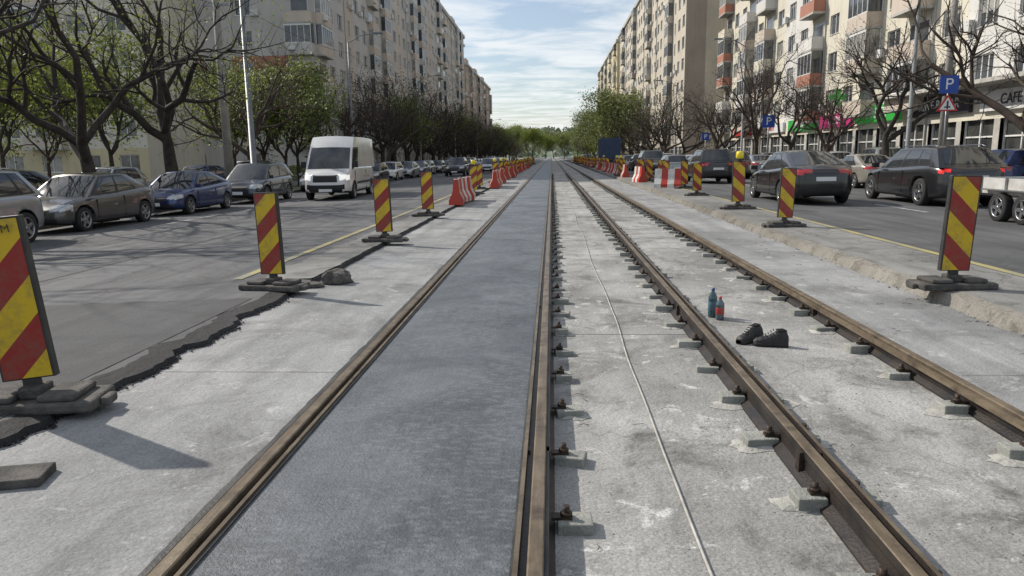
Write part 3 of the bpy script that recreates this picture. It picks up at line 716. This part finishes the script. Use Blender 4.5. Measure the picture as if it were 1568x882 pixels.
def tree_mesh(nm,seed,trunk=2.2,r0=.22,L=3.3,ns=(4,5,5,4),ratio=.58,up=.10,leaves=6,lsize=.06,spread=(35,65),bark=mBark,leafm=(mLfG,mLfD),lean=(0,0),wild=.22,lrad=.35,thick=.66,minr=.004):
    rr=random.Random(seed); mb=MB(); NL=len(ns)
    def rv(): return Vector((rr.gauss(0,1),rr.gauss(0,1),rr.gauss(0,1)))
    def leaf(p,k):
        for _ in range(k):
            c=p+rv()*lrad*.5; a=rv().normalized(); b_=a.orthogonal().normalized(); s=lsize*rr.uniform(.6,1.3)
            mb.face([c-a*s-b_*s*.5,c+a*s*.2-b_*s*.7,c+a*s+b_*s*.1,c+b_*s*.7],1 if rr.random()<.6 else 2)
    def grow(p,d,Ln,r,lev):
        segs=6 if lev<2 else (4 if lev<3 else 3); pts=[p.copy()]; rs=[r]
        dd=d.copy()
        for i in range(segs):
            dd=dd+rv()*wild*(1 if lev else .35)+Vector((0,0,up if lev else .1)); dd.normalize(); p=p+dd*Ln/segs; pts.append(p.copy()); rs.append(max(minr,r*(1-.45*(i+1)/segs) if lev<NL else r*(1-.8*(i+1)/segs)))
        if lev==0: rs[0]*=1.35
        mb.tube(pts,rs,(10,7,5,4,3,3)[min(lev,5)],0,cap=False)
        if lev>=NL:
            leaf(pts[-1],leaves); return
        n=ns[lev]
        for k in range(n):
            fr=1.0 if k==0 else (rr.uniform(.72,1.) if lev==0 else rr.uniform(.3,1))
            idx=fr*segs; i=min(int(idx),segs-1); t=idx-i; q=pts[i].lerp(pts[i+1],t); rq=rs[i]*(1-t)+rs[i+1]*t
            dl=(pts[i+1]-pts[i]).normalized(); ang=rad(rr.uniform(*spread)*(.35 if k==0 and lev>0 else 1))
            perp=dl.orthogonal().normalized(); perp=Matrix.Rotation((2*math.pi*k/n+rr.uniform(-.5,.5)),3,dl)@perp
            nd=(dl*math.cos(ang)+perp*math.sin(ang)).normalized()
            grow(q,nd,(L if lev==0 else Ln*ratio)*rr.uniform(.75,1.2),rq*(.85 if lev==0 else thick),lev+1)
    d0=Vector((lean[0],lean[1],1)).normalized()
    grow(Vector((0,0,-.1)),d0,trunk,r0,0)
    return mb.mesh(nm,[bark,leafm[0],leafm[1]])
T1=tree_mesh('gnarled_a',5,2.2,.27,4.1,(4,4,5,5),.62,.10,5,.038,(30,58),lean=(.3,-.1),wild=.26)
T2=tree_mesh('gnarled_b',23,2.6,.30,4.4,(4,4,5,5),.61,.09,5,.038,(30,58),lean=(-.3,0),wild=.26)
T3=tree_mesh('bare_a',31,2.2,.22,3.2,(4,5,6,5),.60,.09,2,.035,(30,60),leafm=(mBud,mBud),bark=mBark,wild=.24,lean=(-.15,0))
T4=tree_mesh('bare_b',44,2.6,.24,3.4,(4,5,6,5),.62,.10,2,.035,(30,60),leafm=(mBud,mBud),bark=mBarkB,wild=.22,lean=(-.3,.1))
T5=tree_mesh('green_a',52,2.0,.14,2.6,(5,5,5,4),.6,.08,10,.07,(30,60),bark=mBark,wild=.2,lrad=.6)
T6=tree_mesh('green_b',63,2.5,.16,3.2,(5,6,5,3),.6,.14,22,.11,(25,50),bark=mBarkB,wild=.2,lrad=.8)
T7=tree_mesh('bare_far_a',71,2.4,.24,3.4,(4,5,6),.64,.10,8,.07,(30,60),leafm=(mBudD,mBudD),bark=mBark,wild=.22,lrad=.9,minr=.016)
T8=tree_mesh('bare_far_b',82,2.4,.24,3.4,(5,5,6),.64,.12,8,.07,(30,55),leafm=(mBud,mLfD),bark=mBark,wild=.22,lrad=.9,minr=.016)
def tree(name,me,x,y,z,rz=0,s=1.0,sz=None):
    o=bpy.data.objects.new(name,me); link(o); o.location=(x,y,z); o.rotation_euler=(0,0,rz); o.scale=(s,s,sz or s); return o
tree('street_tree',T1,-15.9,24.4,-.06,0,1.12); tree('street_tree',T2,-15.3,29.0,-.06,.2,1.15)
tree('street_tree',T1,-16,14,-.06,2.2,1.15); tree('street_tree',T4,-15.8,39.5,-.06,1.2,1.0)
tree('green_tree',T5,-23,37,-.06,3,1.2); tree('green_tree',T6,-17.8,48,-.06,0,.95); tree('green_tree',T6,-21.5,54,-.06,2,1.0); tree('green_tree',T5,-19.5,44,-.06,0,1.05); tree('green_tree',T5,-29,37,-.06,4,1.2); tree('green_tree',T6,-33,46,-.06,4,.9); tree('green_tree',T5,-25,30,-.06,4.5,1.2)
lf=[T7,T8]; ll=[T3,T4,T3,T4]
y=46; k=0
while y<330:
    tree('street_tree',(ll[k%4] if y<90 else lf[k%2]) if k%5 else T5,-16+R.uniform(-.6,.6),y,-.06,R.uniform(0,6),R.uniform(.95,1.2)); 
    if 70<y<240: tree('street_tree',lf[(k+1)%2],-18.5+R.uniform(-.8,.8),y+3,-.06,R.uniform(0,6),R.uniform(1.1,1.4))
    y+=R.uniform(6,8); k+=1
tree('street_tree',T4,17.2,26.0,.16,.2,1.15); tree('street_tree',T3,16.3,36.5,.16,.4,1.15); tree('street_tree',T4,16.6,45,.16,5,.85); tree('street_tree',T3,16.4,51,.16,2,1.0)
tree('street_tree',T4,16.3,60,.16,2.1,.95,1.4); tree('street_tree',T3,16.2,69,.16,1,1.0); tree('street_tree',T4,16.4,77,.16,4,1.05)
y=86;k=0
while y<330:
    tree('street_tree' if y<135 else 'green_tree',lf[k%2] if (y<135 or k%4==0) else T6,14.8+R.uniform(-.5,.5),y,.16,R.uniform(0,6),R.uniform(.95,1.2)*(1.0 if y<135 else 1.35)); y+=R.uniform(6.5,9); k+=1
def foliage_box(name,x0,x1,y0,y1,z0,z1,n,ls,mats,seed=1):
    rr=random.Random(seed); mb=MB()
    for i in range(n):
        c=Vector((rr.uniform(x0,x1),rr.uniform(y0,y1),z0+(z1-z0)*rr.random()**.7)); c.z+=.12*noise.noise(c*1.3)
        a=Vector((rr.gauss(0,1),rr.gauss(0,1),rr.gauss(0,1))).normalized(); b_=a.orthogonal().normalized(); s=ls*rr.uniform(.6,1.3)
        mb.face([c-a*s-b_*s*.5,c+a*s*.2-b_*s*.7,c+a*s+b_*s*.1,c+b_*s*.7],0 if rr.random()<.6 else 1)
    return mb.obj(name,mats)
mHd=leafmat('hedge_brown',(.06,.035,.02),(.10,.06,.03),.1)
foliage_box('hedge',-17.3,-16.4,8,28,-.05,.95,9000,.045,[mHd,mLfD])
foliage_box('hedge',-22,-20.8,40,66,-.05,1.1,8000,.06,[mLfD,mLfG],3)

mHill=M('woodland_haze_tint',(.13,.16,.12),.95,0,(.20,.23,.16),.035,0);  # distance haze painted into the woodland colour: paler, greyer green
mb=MB()
def hill(u,w):
    x=-420+840*u; y=640+500*w
    h=30*math.sin(math.pi*min(1,w*1.6)*.5)*(1+.35*noise.noise(Vector((x*.006,y*.006,3))))+5*noise.noise(Vector((x*.05,y*.05,0)))+3*noise.noise(Vector((x*.16,y*.16,0)))
    return (x,y,-.7+max(0,h*min(1,w*5)))
mb.grid(hill,240,90,0,False); mb.obj('hill',[mHill])
rr=random.Random(4); mb=MB()
mF1=leafmat('foliage_haze_green',(.12,.16,.08),(.18,.22,.12),.2); mF2=leafmat('foliage_haze_dark',(.09,.11,.08),(.12,.14,.10),.2)  # far leaf colours lightened to stand in for air haze
for i in range(420):
    u=rr.random(); w=rr.random()*.55; c=Vector(hill(.5+(u-.5)*.5,w)); r=rr.uniform(3,6)
    for k in range(60):
        d=Vector((rr.gauss(0,1),rr.gauss(0,1),rr.gauss(0,1))).normalized()*r*rr.uniform(.6,1.05); q=c+Vector((d.x,d.y,abs(d.z)*1.1+1)); a=Vector((rr.gauss(0,1),rr.gauss(0,1),rr.gauss(0,1))).normalized(); b_=a.orthogonal().normalized(); s=rr.uniform(.6,1.3)
        mb.face([q-a*s,q-b_*s,q+a*s,q+b_*s],i%2)
mb.obj('distant_trees',[mF1,mF2])
for (x,y,s) in ((-9,330,1.6),(-3,345,1.3),(6,350,1.5),(1,400,1.8),(-12,380,1.9),(11,320,1.4),(-19,350,1.9),(-23,310,1.8),(20,350,1.8),(16,335,1.6),(24,330,1.8)): tree('green_tree',T6,x,y,-.1,x,s)

# ------------------------------------------------------------------ buildings
mFrame=M('window_frame_white',(.70,.70,.68),.5); mWG=M('window_glass',(.03,.035,.042),.06,0,(.09,.10,.11),.7,spec=.9); mWC=M('window_curtain',(.40,.39,.35),.25,0,(.17,.17,.16),1.1,spec=.7)
mAC=M('ac_unit',(.6,.6,.58),.6); mConc=M('balcony_slab_concrete',(.38,.37,.34),.85,0,(.48,.47,.43),2); mShopG=M('shop_glass',(.03,.035,.04),.06,0,(.10,.10,.09),.5,spec=.8)
def wallm(nm,c,k=.84):
    m,nt,b=nodes(nm); v=mapping(nt,(1,1,1)); vz=mapping(nt,(1.2,1.2,.12))
    col=mixc(nt,ramp(nt,tnoise(nt,v,.35,3,.6),.3,.7).outputs[0],tuple(x*k for x in c),c)
    col=mixc(nt,mul(nt,ramp(nt,tnoise(nt,vz,1.6,4,.65),.5,.72).outputs[0],.4),col,tuple(x*.62 for x in c))
    nt.links.new(col,b.inputs['Base Color']); b.inputs['Roughness'].default_value=.9; return m
wBeige=wallm('render_beige',(.60,.55,.46)); wPink=wallm('render_pinkish',(.60,.52,.44)); wSal=wallm('render_salmon',(.44,.21,.15)); wGrey=wallm('render_grey',(.57,.55,.52)); wWhite=wallm('render_white',(.68,.67,.64)); wBrown=wallm('render_brown',(.33,.27,.22)); wYel=wallm('render_yellow',(.62,.54,.34)); wCream=wallm('render_cream',(.70,.66,.55)); wTaupe=wallm('render_taupe',(.40,.35,.30)); wRose=wallm('render_rose',(.58,.45,.37))
class Fac:
    def __init__(s,org,ud,nrm,mb,rs): s.o=Vector(org); s.u=Vector(ud); s.n=Vector(nrm); s.mb=mb; s.r=random.Random(rs)
    def p(s,u,z,d=0): q=s.o+s.u*u+s.n*d; return (q.x,q.y,s.o.z+z)
    def q(s,u0,u1,z0,z1,d,m): s.mb.face([s.p(u0,z0,d),s.p(u1,z0,d),s.p(u1,z1,d),s.p(u0,z1,d)],m)
    def bx(s,u0,u1,z0,z1,d0,d1,m):
        P_=s.p
        a=[P_(u0,z0,d0),P_(u1,z0,d0),P_(u1,z0,d1),P_(u0,z0,d1),P_(u0,z1,d0),P_(u1,z1,d0),P_(u1,z1,d1),P_(u0,z1,d1)]
        for k in ((0,1,2,3),(4,5,6,7),(0,1,5,4),(1,2,6,5),(2,3,7,6),(3,0,4,7)): s.mb.face([a[i] for i in k],m)
    def win(s,u0,u1,z0,z1,w,h,sill,wm,nm=2,gm=None):
        a=(u0+u1-w)/2; b=a+w; c=z0+sill; d=c+h
        s.q(u0,a,z0,z1,0,wm); s.q(b,u1,z0,z1,0,wm); s.q(a,b,z0,c,0,wm); s.q(a,b,d,z1,0,wm)
        D=-.16
        for (x0,y0,x1,y1) in ((a,c,b,c),(b,c,b,d),(b,d,a,d),(a,d,a,c)):
            s.mb.face([s.p(x0,y0,0),s.p(x1,y1,0),s.p(x1,y1,D),s.p(x0,y0,D)],wm)
        g=gm if gm is not None else (6 if s.r.random()<.35 else 5)
        s.q(a,b,c,d,D,g)
        if g==5 and s.r.random()<.4:
            hh=s.r.uniform(.2,.7)*h; s.q(a+.07,b-.07,d-hh,d-.07,D+.003,6)
        t=.06
        for (x0,x1,y0,y1) in ((a,b,c,c+t),(a,b,d-t,d),(a,a+t,c+t,d-t),(b-t,b,c+t,d-t)): s.bx(x0,x1,y0,y1,D+.004,D+.06,4)
        for k in range(1,nm):
            x=a+w*k/nm; s.bx(x-t/2,x+t/2,c+t,d-t,D+.004,D+.055,4)
        s.bx(a-.05,b+.05,c-.05,c,-.01,.06,4 if s.r.random()<.5 else 8)
        if s.r.random()<.22: s.bx(b+.1,b+.85,c-.1,c+.45,.06,.36,7)
    def balc(s,u0,u1,z0,z1,wm,pm,depth=1.05,enclosed=True):
        a,b=u0+.08,u1-.08
        if s.r.random()<.2: pm=s.r.choice([0,1])
        s.q(u0,u1,z0,z1,0,wm)
        s.bx(a,b,z0-.07,z0+.09,.0,depth+.04,8)
        s.bx(a,b,z0+.09,z0+1.0,depth-.06,depth,pm)
        s.bx(a,a+.06,z0+.09,z0+1.0,0,depth-.06,pm); s.bx(b-.06,b,z0+.09,z0+1.0,0,depth-.06,pm)
        if enclosed:
            g=6 if s.r.random()<.35 else 5; D=depth-.05
            s.q(a+.02,b-.02,z0+1.0,z1-.09,D,g)
            for x in (a+.02,b-.02): s.mb.face([s.p(x,z0+1.0,0),s.p(x,z0+1.0,D),s.p(x,z1-.09,D),s.p(x,z1-.09,0)],g)
            n=s.r.choice([3,4,5]); fm=4
            for k in range(n+1):
                x=a+.02+(b-a-.09)*k/n; s.bx(x,x+.05,z0+1.0,z1-.09,D-.0,D+.045,fm)
            s.bx(a,b,z1-.26,z1-.09,D-.01,D+.048,fm); s.bx(a,b,z0+1.0,z0+1.06,D-.01,D+.05,fm)
            s.bx(a-.004,a+.05,z0+1.0,z1-.09,.02,.1,fm)
        else:
            s.q(a+.5,b-.5,z0+.15,z0+2.2,.012,5); s.bx(a+.45,a+.5,z0+.1,z0+2.25,.0,.05,4); s.bx(b-.5,b-.45,z0+.1,z0+2.25,.0,.05,4); s.bx(a+.5,b-.5,z0+2.2,z0+2.26,0,.05,4)
            s.bx(a,b,z0+1.0,z0+1.04,depth-.07,depth+.01,8)
        if s.r.random()<.22: s.bx(a+.3,a+1.05,z0+.35,z0+.9,depth+.01,depth+.3,7)
def block(name,x0,x1,y0,y1,zb,nfl,fh,gh,mats4,pattern,face,seed,gable=None,gh_shop=False,pent=True,bd=1.05):
    H=gh+nfl*fh; e=empty(name); mb=MB()
    xf=x1 if face>0 else x0
    mats=list(mats4)+[mFrame,mWG,mWC,mAC,mConc,mShopG]
    F=Fac((xf,y0,zb),(0,1,0),(face,0,0),mb,seed)
    Ln=y1-y0; nb=max(1,round(Ln/3.4)); bw=Ln/nb
    for i in range(nb):
        u0,u1=i*bw,(i+1)*bw; kind=pattern[i%len(pattern)]
        if gh_shop:
            F.q(u0,u1,gh-.9,gh,0,0)
            F.q(u0,u1,0,.25,0,8); F.q(u0,u0+.25,.25,gh-.9,0,8); F.q(u1-.25,u1,.25,gh-.9,0,8); F.q(u0+.25,u1-.25,.25,gh-.9,-.3,9)
            F.bx(u0+.25,u0+.33,.25,gh-.9,-.29,-.2,4); F.bx((u0+u1)/2-.04,(u0+u1)/2+.04,.25,gh-.9,-.29,-.2,4); F.bx(u1-.33,u1-.25,.25,gh-.9,-.29,-.2,4); F.bx(u0+.25,u1-.25,2.1,2.18,-.29,-.22,4)
        else: F.win(u0,u1,0,gh,1.5,1.3,1.1,0)
        for k in range(nfl):
            z0=gh+k*fh; z1=z0+fh
            if kind in 'wWn':
                wm={'w':0,'W':1,'n':2}[kind]
                F.win(u0,u1,z0,z1,1.75 if kind!='n' else .9,1.45,.9,wm,3 if kind=='W' else 2)
            elif kind=='b': F.balc(u0,u1,z0,z1,0,2,bd,F.r.random()<.72)
            elif kind=='s': F.balc(u0,u1,z0,z1,0,3,bd,F.r.random()<.6)
            elif kind=='p': F.q(u0,u1,z0,z1,0,3)
        if i%5==2: F.bx(u1-.05,u1+.06,.3,H-.1,.01,.12,8)
    G=Fac((x0,y0,zb),(1,0,0),(0,-1,0),mb,seed+1); W=x1-x0; gp=gable or 'wpw'; nb2=len(gp); gw=W/nb2
    for i,kind in enumerate(gp):
        u0,u1=i*gw,(i+1)*gw
        for k in range(nfl+1):
            z0=0 if k==0 else gh+(k-1)*fh; z1=gh if k==0 else z0+fh
            if kind=='w': G.win(u0,u1,z0,z1,1.5,1.4,.9,0)
            elif kind=='x': G.win(u0,u1,z0,z1,1.5,1.4,.9,1)
            elif kind=='r': G.win(u0,u1,z0,z1,1.5,1.4,.9,3 if k%4==3 else 0)
            elif kind=='b' and k>0: G.balc(u0,u1,z0,z1,0,2,.9,k%2==0)
            elif kind=='s' and k>0: G.q(u0,u1,z0,z1,0,3 if k%4==3 else 0)
            else: G.q(u0,u1,z0,z1,0,{'p':0,'P':1,'S':3,'T':2}.get(kind,0))
    xb=x0 if face>0 else x1
    mb.face([(xb,y0,zb),(xb,y1,zb),(xb,y1,zb+H),(xb,y0,zb+H)],0)
    mb.face([(x0,y1,zb),(x1,y1,zb),(x1,y1,zb+H),(x0,y1,zb+H)],0)
    mb.face([(x0,y0,zb+H),(x1,y0,zb+H),(x1,y1,zb+H),(x0,y1,zb+H)],8)
    mb.obj('facade',mats,e)
    mb=MB(); t=.35
    mb.box(x0-t,x1+t,y0-t,y0+.1,zb+H+.004,zb+H+.7,0); mb.box(x0-t,x1+t,y1-.1,y1+t,zb+H+.004,zb+H+.7,0); mb.box(x0-t,x0+.1,y0+.1,y1-.1,zb+H+.004,zb+H+.7,0); mb.box(x1-.1,x1+t,y0+.1,y1-.1,zb+H+.004,zb+H+.7,0)
    if pent:
        yy=y0+10; sx=x1-4 if face>0 else x0+4
        while yy<y1-8:
            mb.box(sx-3,sx+3,yy,yy+6,zb+H+.01,zb+H+3.0,1)
            for q in range(3): mb.box(sx+q-1,sx+q-.96,yy+8+q,yy+8.04+q,zb+H+.01,zb+H+2.8,0)
            yy+=24
    mb.obj('roof_parapet',[mConc,mats4[0]],e); return e
block('apartment_block',-36,-22.3,70,190,-.1,10,2.82,3.0,(wGrey,wWhite,wPink,wSal),'bwwnwwbw',1,3,gable='rprsb',bd=.7)
block('apartment_block',-36,-22.6,196,272,-.1,8,2.82,3.0,(wRose,wBrown,wTaupe,wSal),'wwWbww',1,5,gable='xpxpx',bd=.7)
block('apartment_block',21.8,36,17,95,.14,9,2.82,3.9,(wCream,wWhite,wPink,wSal),'wbwwsWWwb',-1,8,gh_shop=True)
block('apartment_block',17.8,34,101,196,.14,10,2.82,3.4,(wBeige,wTaupe,wBeige,wBrown),'wwnbwnw',-1,9,gable='PpPpwp',gh_shop=True,bd=.8)
block('apartment_block',17.8,34,204,285,.14,10,2.82,3.2,(wYel,wBeige,wCream,wSal),'wbwww',-1,10,gable='wpTpw',bd=.7)
e=empty('apartment_block'); mb=MB()
G=Fac((-92,60,-.1),(1,0,0),(0,-1,0),mb,77); pt='wbwwswbwwbwwswbww'; bw=58/len(pt)
for i,kind in enumerate(pt):
    u0,u1=i*bw,(i+1)*bw
    for k in range(9):
        z0=k*2.85; z1=z0+2.85
        if kind=='w' or k==0: G.win(u0,u1,z0,z1,1.7,1.4,.9,1 if k==0 else 0)
        elif kind=='b': G.balc(u0,u1,z0,z1,0,2,1.0,G.r.random()<.6)
        else: G.balc(u0,u1,z0,z1,0,3,1.0,G.r.random()<.6)
H=9*2.85-.1
for q in ([(-34,60,-.1),(-34,71,-.1),(-34,71,H),(-34,60,H)],[(-92,60,-.1),(-92,71,-.1),(-92,71,H),(-92,60,H)],[(-92,71,-.1),(-34,71,-.1),(-34,71,H),(-92,71,H)],[(-92,60,H),(-34,60,H),(-34,71,H),(-92,71,H)]): mb.face(q,0)
mb.obj('facade',[wCream,wYel,wPink,wSal,mFrame,mWG,mWC,mAC,mConc,mShopG],e)
mb=MB(); mb.box(-92.3,-33.7,59.7,60.1,H+.004,H+.7,0); mb.box(-92.3,-33.7,70.9,71.3,H+.004,H+.7,0); mb.obj('roof_parapet',[mConc],e)

mSG=M('sign_green',(.03,.32,.05),.4,emit=.25); mSP=M('sign_pink',(.5,.03,.18),.4); mSW=M('sign_white',(.7,.7,.7),.4); mSK=M('sign_dark',(.03,.03,.04),.4); mTW=M('letter_white',(.8,.8,.8),.4); mTR=M('letter_red',(.6,.03,.03),.4); mSR=M('sign_red',(.45,.03,.03),.4)
def shopsign(y,w,h,z,mat,tx=None,tm=None,sz=.6,d=.25):
    e=empty('shop_sign',(21.8,y,z)); mb=MB(); mb.box(-d,-.02,-w/2,w/2,-h/2,h/2,0); mb.obj('board',[mat],e,bevel=.02)
    if tx: text(tx,sz,tm,e,(-d-.012,0,0),(math.pi/2,0,-math.pi/2))
shopsign(65,7,1.0,3.95,mSG,'FARMACIE',mTW,.8); shopsign(57.5,6,1.0,3.95,mSP,'MODA',mTW,.8); shopsign(50.5,6.5,1.1,4.1,mSG,'PARIURI',mTW,.95); shopsign(42.5,6,1.1,4.1,mSK,'KINE BAZAR',mTW,.75)
shopsign(36,5,1.0,4.0,mSW,'CAFE',mSK,.7); shopsign(30,5,.8,4.0,mSR,'PIZZA',mTW,.6); shopsign(74,8,.9,3.95,mSW,'MARKET',mTR,.7); shopsign(85,7,.9,3.95,mSR)
e=empty('pharmacy_cross_sign',(21.1,56,5.6)); mb=MB(); mb.box(-.6,.6,-.08,.08,-.2,.2,0); mb.box(-.2,.2,-.082,.082,-.6,-.2,0); mb.box(-.2,.2,-.082,.082,.2,.6,0); mb.box(.6,.75,-.03,.03,-.03,.03,1); mb.obj('cross',[mSG,mGalv],e)
mb=MB(); mb.box(20.3,21.79,20,48,4.75,4.95,0); mb.obj('shop_canopy',[mConc])

mPoleG=M('pole_painted_grey',(.22,.24,.25),.5,.3,(.16,.17,.18),2); mPoleC=M('pole_concrete',(.20,.19,.17),.9,0,(.28,.27,.25),3,.5,40)
def lamppost(x,y,z,h=9.5,arm=1.8,s=1,mat=mPoleG,r=.10):
    e=empty('street_lamp',(x,y,z)); mb=MB()
    mb.tube([(0,0,0),(0,0,1.2),(0,0,1.21),(0,0,h)],[r*1.35,r*1.3,r,r*.6],14,0)
    mb.tube([(0,0,h-.05),(s*.4*arm,0,h+.45),(s*arm,0,h+.6)],[.04,.035,.03],8,0)
    mb.obj('pole',[mat],e)
    mb=MB(); mb.box(s*arm-.1 if s>0 else s*arm-.6,s*arm+.6 if s>0 else s*arm+.1,-.13,.13,h+.56,h+.68,0); mb.box(s*arm-.02 if s>0 else s*arm-.5,s*arm+.5 if s>0 else s*arm+.02,-.1,.1,h+.545,h+.559,1); mb.obj('luminaire',[mPoleG,mHead],e,bevel=.03)
lamppost(-14.75,35.4,-.07,10,2.0,1,r=.15); 
e=empty('concrete_utility_pole',(-15.2,33.6,-.07)); mb=MB(); mb.tube([(0,0,0),(0,0,9.5)],[.22,.14],12,0); mb.box(-.6,.6,-.05,.05,8.6,8.7,1); mb.obj('pole',[mPoleC,mGalv],e)
for y in (54,82,112,145,180): lamppost(-14.8,y,-.07,10,2.0,1)
for y in (33.5,62,95,130,165): lamppost(15.8,y,.16,10,2.0,-1)
e=empty('concrete_utility_pole',(16.1,31.2,.16)); mb=MB(); mb.tube([(0,0,0),(0,0,9.5)],[.17,.11],12,0); mb.obj('pole',[mPoleC],e)
mBlueS=M('sign_blue',(.01,.06,.35),.35); mWS=M('sign_white_face',(.75,.75,.75),.35); mRS=M('sign_red_border',(.5,.02,.02),.35)
def psign(x,y,z,h,tri=False,sz=.6,rz=0):
    e=empty('traffic_sign',(x,y,z),rz); mb=MB(); mb.tube([(0,.04,0),(0,.04,h+sz/2)],[.03,.03],10,0); mb.box(-sz/2,sz/2,-.012,.012,h-sz/2,h+sz/2,1)
    if tri:
        z0=h-sz/2-.62; w=.36
        for sc_,d,m_ in ((1,-.013,3),(.72,-.017,2)):
            cz=z0+.2; pts=[(-w*sc_,cz-.2*sc_),(w*sc_,cz-.2*sc_),(0,cz+.4*sc_)]
            mb.face([(a,d,c) for a,c in pts],m_); mb.face([(a,.012+(1-sc_)*.01,c) for a,c in pts],0)
        mb.box(-.03,.03,-.022,-.019,z0+.08,z0+.36,4); mb.box(-.1,.1,-.026,-.0225,z0+.12,z0+.17,4)
    mb.obj('pole_and_plate',[mGalv,mBlueS,mWS,mRS,mPlBlk],e)
    text('P',sz*.9,mWS,e,(0,-.016,h),(math.pi/2,0,0),.002)
psign(14.2,27.4,.1,3.85,True,.62,rad(-8))
psign(14.6,50.5,.1,3.6,False,.8,rad(-5)); psign(15.5,75,.1,3.2,False,.7)
mb=MB()
for (p,q,sg) in (((-15.2,33.6,9.2),(-14.8,54,9.2),.4),((-15.2,33.6,8.6),(-16,8,8.8),.5),((-14.8,54,9.2),(-14.8,82,9.2),.5)):
    P0,P1=Vector(p),Vector(q); pts=[P0.lerp(P1,t/12)-Vector((0,0,sg*4*(t/12)*(1-t/12))) for t in range(13)]; mb.tube(pts,[.014]*13,4,0)
mb.obj('overhead_cables',[mPlBlk])

# ------------------------------------------------------------------ light
w=bpy.data.worlds.new('World'); sc.world=w; w.use_nodes=True; nt=w.node_tree; bg=nt.nodes['Background']
az,el=rad(-62),rad(38)
sky=N(nt,'ShaderNodeTexSky',sky_type='NISHITA'); sky.sun_disc=False; sky.sun_elevation=el; sky.sun_rotation=az; sky.air_density=1.0; sky.dust_density=1.0; sky.ozone_density=1.8
tc=N(nt,'ShaderNodeTexCoord'); sp=N(nt,'ShaderNodeSeparateXYZ'); nt.links.new(tc.outputs['Generated'],sp.inputs[0])
mx=N(nt,'ShaderNodeMath',operation='MAXIMUM'); nt.links.new(sp.outputs[2],mx.inputs[0]); mx.inputs[1].default_value=.04
dvx=N(nt,'ShaderNodeMath',operation='DIVIDE'); nt.links.new(sp.outputs[0],dvx.inputs[0]); nt.links.new(mx.outputs[0],dvx.inputs[1])
dvy=N(nt,'ShaderNodeMath',operation='DIVIDE'); nt.links.new(sp.outputs[1],dvy.inputs[0]); nt.links.new(mx.outputs[0],dvy.inputs[1])
cb=N(nt,'ShaderNodeCombineXYZ'); nt.links.new(dvx.outputs[0],cb.inputs[0]); nt.links.new(dvy.outputs[0],cb.inputs[1])
cl=ramp(nt,tnoise(nt,cb.outputs[0],1.0,6,.6,.6),.40,.62).outputs[0]
nt.links.new(mixc(nt,mul(nt,cl,.66,.14),sky.outputs[0],(8.0,8.2,8.3)),bg.inputs['Color']); bg.inputs['Strength'].default_value=.12
sd=bpy.data.lights.new('sun','SUN'); sd.energy=4.3; sd.angle=rad(.8); sd.color=(1,.925,.82)
so=bpy.data.objects.new('sun',sd); link(so); so.rotation_euler=Vector((math.sin(az)*math.cos(el),math.cos(az)*math.cos(el),math.sin(el))).to_track_quat('Z','Y').to_euler()

# ------------------------------------------------------------------ camera
cd=bpy.data.cameras.new('camera'); cam=bpy.data.objects.new('camera',cd); link(cam)
cd.sensor_width=36; cd.lens=25.26; cd.clip_end=4000; cd.clip_start=.05
cam.matrix_world=Matrix.Translation((0,0,1.65))@Matrix.Rotation(rad(3.26),4,'Z')@Matrix.Rotation(rad(90-10.41),4,'X')@Matrix.Rotation(rad(-.8),4,'Z')
sc.camera=cam
sc.view_settings.view_transform='Standard'; sc.view_settings.look='None'; sc.view_settings.exposure=0
print('verts',sum(len(m.vertices) for m in bpy.data.meshes))
